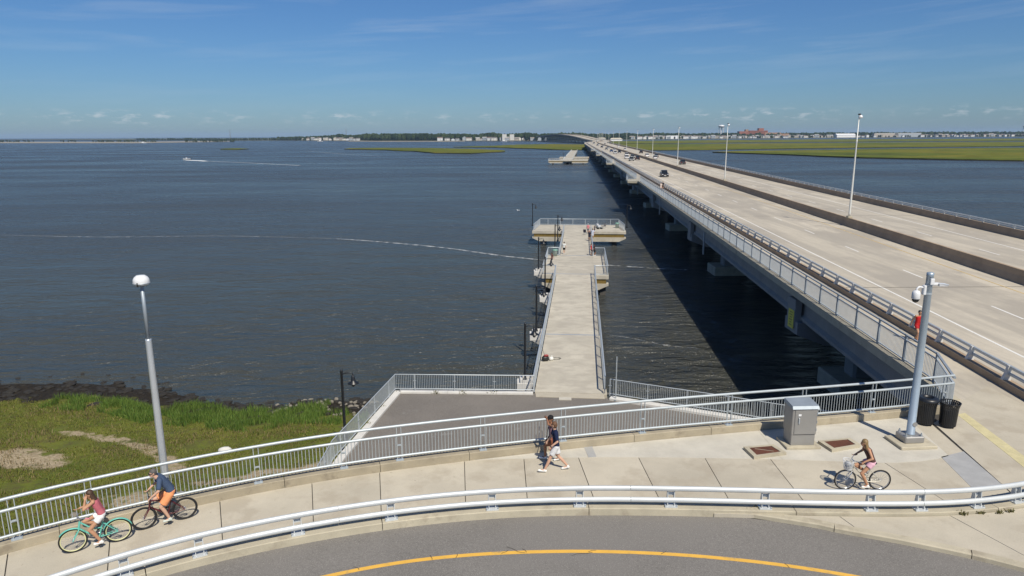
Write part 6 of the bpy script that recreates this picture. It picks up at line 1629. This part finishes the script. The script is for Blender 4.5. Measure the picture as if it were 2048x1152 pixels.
marsh(W([(905, 295), (990, 295.5), (1060, 298), (1130, 300.5), (1175, 300.5), (1180, 290), (1100, 289), (1040, 290), (985, 292.5), (940, 293.6)]), 1.0, 7, 18)
marsh(W([(440, 299.6), (470, 300), (496, 298.8), (480, 297.6), (450, 298)]), .9, 3, 10)
marsh(W([(1424, 305.5), (1500, 308), (1560, 310), (1640, 313.5), (1720, 316.5), (1850, 319.5), (2048, 323)]) + [(760, 545), (1150, 640)] + W([(2048, 296.8), (1880, 298), (1716, 300), (1600, 302), (1500, 303.2)]), 1.0, 4, 16)
marsh(W([(1222, 301.5), (1300, 301.3), (1400, 300.6), (1560, 298.4), (1716, 296.2), (1880, 294.6), (2048, 293.0)]) + [(1500, 1000)] + W([(2048, 284.5), (1800, 285.5), (1600, 287), (1400, 288.5), (1250, 289), (1200, 291)]), 1.0, 6, 26)
marsh(W([(1190, 288.6), (1400, 286.2), (1600, 284.6), (1800, 283.2), (2048, 282)]) + [(2300, 1900)] + W([(2048, 277.5), (1700, 279), (1400, 281), (1230, 283)]), 1.0, 10, 60)

# ---------------------------------------------------------------- far shore: land, woods, houses, towers
M_land = mat('far_land', (.085, .09, .04), .95, 0, .3, .01)
M_sand = mat('sand', (.30, .27, .21), .9, 0, .2, .05)
shore_px = [(-300, 279), (300, 281), (450, 281.5), (560, 281.2), (640, 281.5), (760, 282.5), (860, 282.5), (960, 282.3), (1060, 282.3), (1100, 282.5), (1180, 281), (1300, 279.2), (1450, 277.6), (1600, 276.4), (1800, 275), (2048, 273.6), (2250, 272.6)]
shW = W(shore_px)
def shoreY(x):
    # distance of the far shore in the direction x
    best = None
    for a, b in zip(shW, shW[1:]):
        ra, rb = a[0] / a[1], b[0] / b[1]
        if ra <= x <= rb:
            t = (x - ra) / (rb - ra); return a[1] + (b[1] - a[1]) * t
    return shW[0][1] if x < shW[0][0] / shW[0][1] else shW[-1][1]
mb = MB(); mb.prism([p for p in shW] + [(6500, 7600), (-7000, 7600)], -.5, 1.6)
tag(mb.build('far_land', M_land), kind='structure')
mb = MB(); mb.prism(wob(W([(-250, 286.2), (0, 286.4), (280, 286.6), (330, 285.6), (470, 283.5), (440, 282.6), (280, 284), (0, 284.2), (-250, 283.6)]), 8, 60), -.4, 1.2); tag(mb.build('sand_spit', M_sand), kind='structure')
mb = MB(); mb.prism(W([(695, 283.2), (760, 283.6), (860, 283.4), (930, 282.9), (930, 282.0), (700, 282.2)]), -.4, 1.0); tag(mb.build('beach', M_sand), kind='structure')
TREE = [mat('far_tree_%d' % k, c, .95, 0, .45, .06, spec=.1) for k, c in enumerate(((.030, .048, .018), (.042, .062, .022), (.022, .038, .016)))]
def wood(name, label, n, sampler, hr, seed):
    rnd = random.Random(seed); mb = MB(); V = []; Fc = []; MI = []
    tmpl = MB(); tmpl.sph((0, 0, 0), 1.0, 6, 4)
    for k in range(n):
        s_ = sampler(rnd)
        if s_ is None: continue
        x, y, hs = s_; h = rnd.uniform(*hr) * hs; r = h * rnd.uniform(.32, .5)
        o = len(V); ph = rnd.uniform(0, 9)
        for v in tmpl.v:
            f = 1 + .35 * noise.noise(Vector(v) * 1.6 + Vector((ph * 5, 0, 0)))
            V.append((x + v[0] * r * f, y + v[1] * r * f, 1.2 + h * .52 + v[2] * h * .5 * f))
        Fc += [tuple(i + o for i in f_) for f_ in tmpl.f]; MI += [rnd.randrange(3)] * len(tmpl.f)
    mb.v, mb.f, mb.mi = V, Fc, MI
    return tag(mb.build(name, TREE), label, 'trees', kind='stuff')
def ray(px, Y): p = atY(px, 400, Y); return p.x, Y
def sam(px0, px1, d0, d1, prof):
    def f(r):
        px = r.uniform(px0, px1); x0 = (px - 1024) / FPX * .985
        Y = shoreY(x0) + r.uniform(d0, d1); hs = prof(px)
        return (x0 * Y, Y, hs) if hs > 0 else None
    return f
hn = lambda px, s_=.03: 1 + .22 * noise.noise(Vector((px * s_, 0, 1)))
wood('far_woods', 'long dark tree line on the far shore left of the bridge', 1500, sam(560, 1190, 40, 420, lambda px: hn(px) * (1.05 if 715 < px < 860 else (.62 + .35 * smooth(560, 720, px)))), (17, 25), 1)
wood('far_woods', 'dark tree belt behind the town right of the bridge', 2000, sam(1150, 2150, 190, 700, lambda px: hn(px) * .92), (17, 25), 2)
wood('far_woods', 'thin low trees on the far left shore', 420, sam(280, 620, 20, 500, lambda px: hn(px) * .62), (10, 19), 3)
wood('far_woods', 'scattered garden trees among the houses of the far town', 520, sam(1200, 2150, 25, 190, lambda px: .48 * hn(px, .2)), (14, 22), 4)
def spit_s(r):
    px = r.uniform(-150, 470)
    if noise.noise(Vector((px * .016, 3, 0))) < -.05: return None
    p = at(px, r.uniform(283.6, 285.2), 0); return p.x, p.y, .42
wood('far_woods', 'low scrub bushes on the sand spit at the far left', 420, spit_s, (9, 17), 6)
HW = [mat('house_%d' % k, c, .8) for k, c in enumerate(((.62, .60, .56), (.50, .47, .42), (.55, .57, .60), (.40, .36, .31), (.66, .66, .66), (.34, .37, .40)))]
HR = [mat('roof_%d' % k, c, .85) for k, c in enumerate(((.12, .115, .11), (.22, .20, .18), (.16, .12, .10), (.30, .30, .30)))]
def house_mesh(k):
    rnd = random.Random(k); mb = MB(); l, w, h = rnd.uniform(10, 18), rnd.uniform(8, 12), rnd.uniform(5.5, 9.0)
    mb.box((0, 0, h / 2), (l, w, h)); rh = rnd.uniform(2.2, 3.6); a, b = l / 2 + .5, w / 2 + .5
    mb.add([(-a * .96, -b * .92, h), (-a * .96, b * .92, h), (-a * .96, 0, h + rh)], [(0, 2, 1)]); mb.add([(a * .96, -b * .92, h), (a * .96, b * .92, h), (a * .96, 0, h + rh)], [(0, 1, 2)])
    mb.cur = 1; mb.add([(-a, -b, h - .1), (a, -b, h - .1), (a, 0, h + rh), (-a, 0, h + rh), (a, b, h - .1), (-a, b, h - .1)], [(0, 1, 2, 3), (3, 2, 4, 5)])
    mb.cur = 2
    for fl in range(int(h // 2.8)):
        for i in range(4):
            if rnd.random() < .8: mb.box((-l / 2 + l * (i + .5) / 4, -w / 2 - .03, 1.6 + 2.8 * fl), (1.4, .06, 1.5))
    return mb.mesh('house', [HW[k % 6], HR[k % 4], mat_glass])
HM = [house_mesh(k) for k in range(12)]
def houses(px0, px1, n, d0, d1, label, group, seed):
    rnd = random.Random(seed)
    for k in range(n):
        px = px0 + (px1 - px0) * (k + rnd.uniform(.1, .9)) / n; x0 = (px - 1024) / FPX * .985
        Y = shoreY(x0) + rnd.uniform(d0, d1)
        o = bpy.data.objects.new('house', HM[rnd.randrange(12)]); col.objects.link(o); o.location = (x0 * Y, Y, 1.55); o.rotation_euler = (0, 0, rnd.choice((0, 0, 1.57, .2, -.25)))
        s_ = rnd.uniform(.85, 1.2); o.scale = (s_, s_, s_); tag(o, label, 'house', group)
houses(610, 722, 17, 12, 60, 'small house on the far shore left of the dense woods', 'houses left of the woods', 1)
houses(868, 1090, 34, 10, 70, 'small house on the far shore below the woods', 'houses below the woods', 2)
houses(1262, 1660, 88, 15, 150, 'small pale house in the far town right of the bridge', 'houses of the far town', 3)
houses(1708, 2060, 62, 15, 150, 'small pale house on the far shore at the right', 'houses on the right far shore', 4)
def farbox(name, label, cat, px, d, parts, rz=0.0):
    x0 = (px - 1024) / FPX * .985; Y = shoreY(x0) + d
    t = thing(name, label, cat, (x0 * Y, Y, 1.55), rz, None, local=True)
    for nm, c, s_, m in parts: mb = MB(); mb.box(c, s_); mb.build(nm, m, t)
    return t
M_brick = mat('brick_red', (.30, .115, .075), .85, 0, .2, .05); M_tan = mat('brick_tan', (.36, .22, .14), .85, 0, .2, .05); M_ww = mat('white_cladding', (.74, .74, .74), .6)
t = farbox('brick_building', 'large red brick building complex rising above the far town', 'building', 1512, 260, [('wing', (-62, 0, 14), (44, 30, 28), M_brick), ('main_block', (0, 0, 16), (80, 34, 30), M_brick), ('tower', (14, 2, 20), (22, 20, 42), M_brick), ('wing', (62, -4, 11), (70, 30, 22), M_tan), ('stair_tower', (-50, -4, 18), (12, 18, 36), M_tan), ('wing', (112, -6, 9), (40, 28, 17), M_tan)])
for i in range(14):
    for j in range(4): mb = MB(); mb.box((-36 + 5.4 * i, -17.05, 8 + 6 * j), (2.6, .2, 2.6)); mb.build('window', mat_glass, t)
t = farbox('boat_shed', 'long white shed with bright gable on the far shore', 'building', 1686, 25, [('wall', (0, 0, 5.5), (78, 26, 11), M_ww)])
mb = MB(); mb.add([(-40, -14, 10.8), (40, -14, 10.8), (40, 0, 16), (-40, 0, 16), (40, 14, 10.8), (-40, 14, 10.8)], [(0, 1, 2, 3), (3, 2, 4, 5), (0, 3, 5), (1, 4, 2)]); mb.build('roof', M_ww, t)
t = farbox('white_block', 'white warehouse with dark doorway in the far town', 'building', 1342, 20, [('wall', (0, 0, 6), (42, 18, 12), M_ww), ('doorway', (10, -9.05, 4.5), (6, .3, 8), M_blk2)])
farbox('apartment_block', 'pair of pale apartment towers on the far shore below the woods', 'building', 1018, 20, [('block', (-12, 0, 10), (14, 16, 20), M_white), ('block', (12, 0, 10), (14, 16, 19), M_white), ('link', (0, 1, 6), (12, 12, 12), HW[2])])
farbox('apartment_block', 'long grey apartment row on the far shore right of the white shed', 'building', 1790, 60, [('block', (-60, 0, 8), (90, 16, 15), HW[3]), ('block', (50, 0, 8), (100, 16, 16), HW[5]), ('parapet', (0, -.5, 16.5), (200, 15, 1.4), HW[0])])
def tower(label, px, d, hgt):
    x0 = (px - 1024) / FPX * .985; Y = shoreY(x0) + d
    t = thing('water_tower', label, 'water tower', (x0 * Y, Y, 1.5), 0, None, local=True)
    mb = MB(); mb.lathe([(2, hgt - 14), (10, hgt - 11), (13.5, hgt - 6), (13.5, hgt - 4), (9, hgt - 1), (1, hgt)], 20); mb.build('tank', M_glassw, t, True)
    for k in range(6): a = k * math.pi / 3; mb = MB(); mb.tube([(10.5 * math.cos(a), 10.5 * math.sin(a), hgt - 8), (12 * math.cos(a), 12 * math.sin(a), 0)], .8, 6); mb.build('leg', M_glassw, t)
    mb = MB(); mb.tube([(0, 0, 0), (0, 0, hgt - 12)], 1.5, 8); mb.build('riser', M_glassw, t)
tower('white water tower on legs above the far town', 1440, 300, 56)
tower('white water tower at the far right edge of the picture', 2043, 500, 53)
def mast(label, px, d, h):
    x0 = (px - 1024) / FPX * .985; Y = shoreY(x0) + d
    t = thing('radio_mast', label, 'mast', (x0 * Y, Y, 1.5), 0, None, local=True)
    for k in range(3): a = k * 2.094; mb = MB(); mb.bar((3 * math.cos(a), 3 * math.sin(a), 0), (.7 * math.cos(a), .7 * math.sin(a), h), .8, .8); mb.build('leg', M_galv2, t)
    mb = MB()
    for j in range(10):
        f = 3 - 2.3 * j / 10
        for k in range(3): a, b = k * 2.094, (k + 1) * 2.094; mb.bar((f * math.cos(a), f * math.sin(a), h * j / 10), (f * math.cos(b), f * math.sin(b), h * j / 10 + h * .05), .5, .5)
    mb.build('bracing', M_galv2, t)
mast('dark lattice mast on the far left shore', 467, 150, 50); mast('thin lattice mast left of the dense woods', 697, 200, 46)
# low buildings on the marsh right of the bridge
for px, py, lab, w in ((1203, 281, 'low pale visitor building beside the distant bridge', 26), (1232, 282.5, 'low white building on the marsh right of the bridge lamps', 34)):
    p = at(px, py, 0); t = thing('low_building', lab, 'building', (p.x, p.y, .9), 0, None, local=True)
    mb = MB(); mb.box((0, 0, 2.5), (w, 12, 5)); mb.build('wall', M_ww, t)
    mb = MB(); mb.add([(-w / 2 - 1, -7, 4.9), (w / 2 + 1, -7, 4.9), (w / 2 - 4, 0, 8.5), (-w / 2 + 4, 0, 8.5), (w / 2 + 1, 7, 4.9), (-w / 2 - 1, 7, 4.9)], [(0, 1, 2, 3), (3, 2, 4, 5), (1, 4, 2), (0, 3, 5)]); mb.build('roof', M_walk, t)
# ---------------------------------------------------------------- air
hz_m = bpy.data.materials.new('sea_haze'); hz_m.use_nodes = True; nt = hz_m.node_tree; nt.nodes.clear()
o_ = nt.nodes.new('ShaderNodeOutputMaterial'); v_ = nt.nodes.new('ShaderNodeVolumePrincipled')
v_.inputs['Color'].default_value = (0.50, 0.70, 0.98, 1); v_.inputs['Density'].default_value = 0.00005; v_.inputs['Anisotropy'].default_value = 0.0
nt.links.new(v_.outputs[0], o_.inputs['Volume'])
mb = MB(); mb.box((0, 9650, 44), (39600, 20200, 92)); hz_o = mb.build('haze', hz_m); tag(hz_o, kind='stuff')
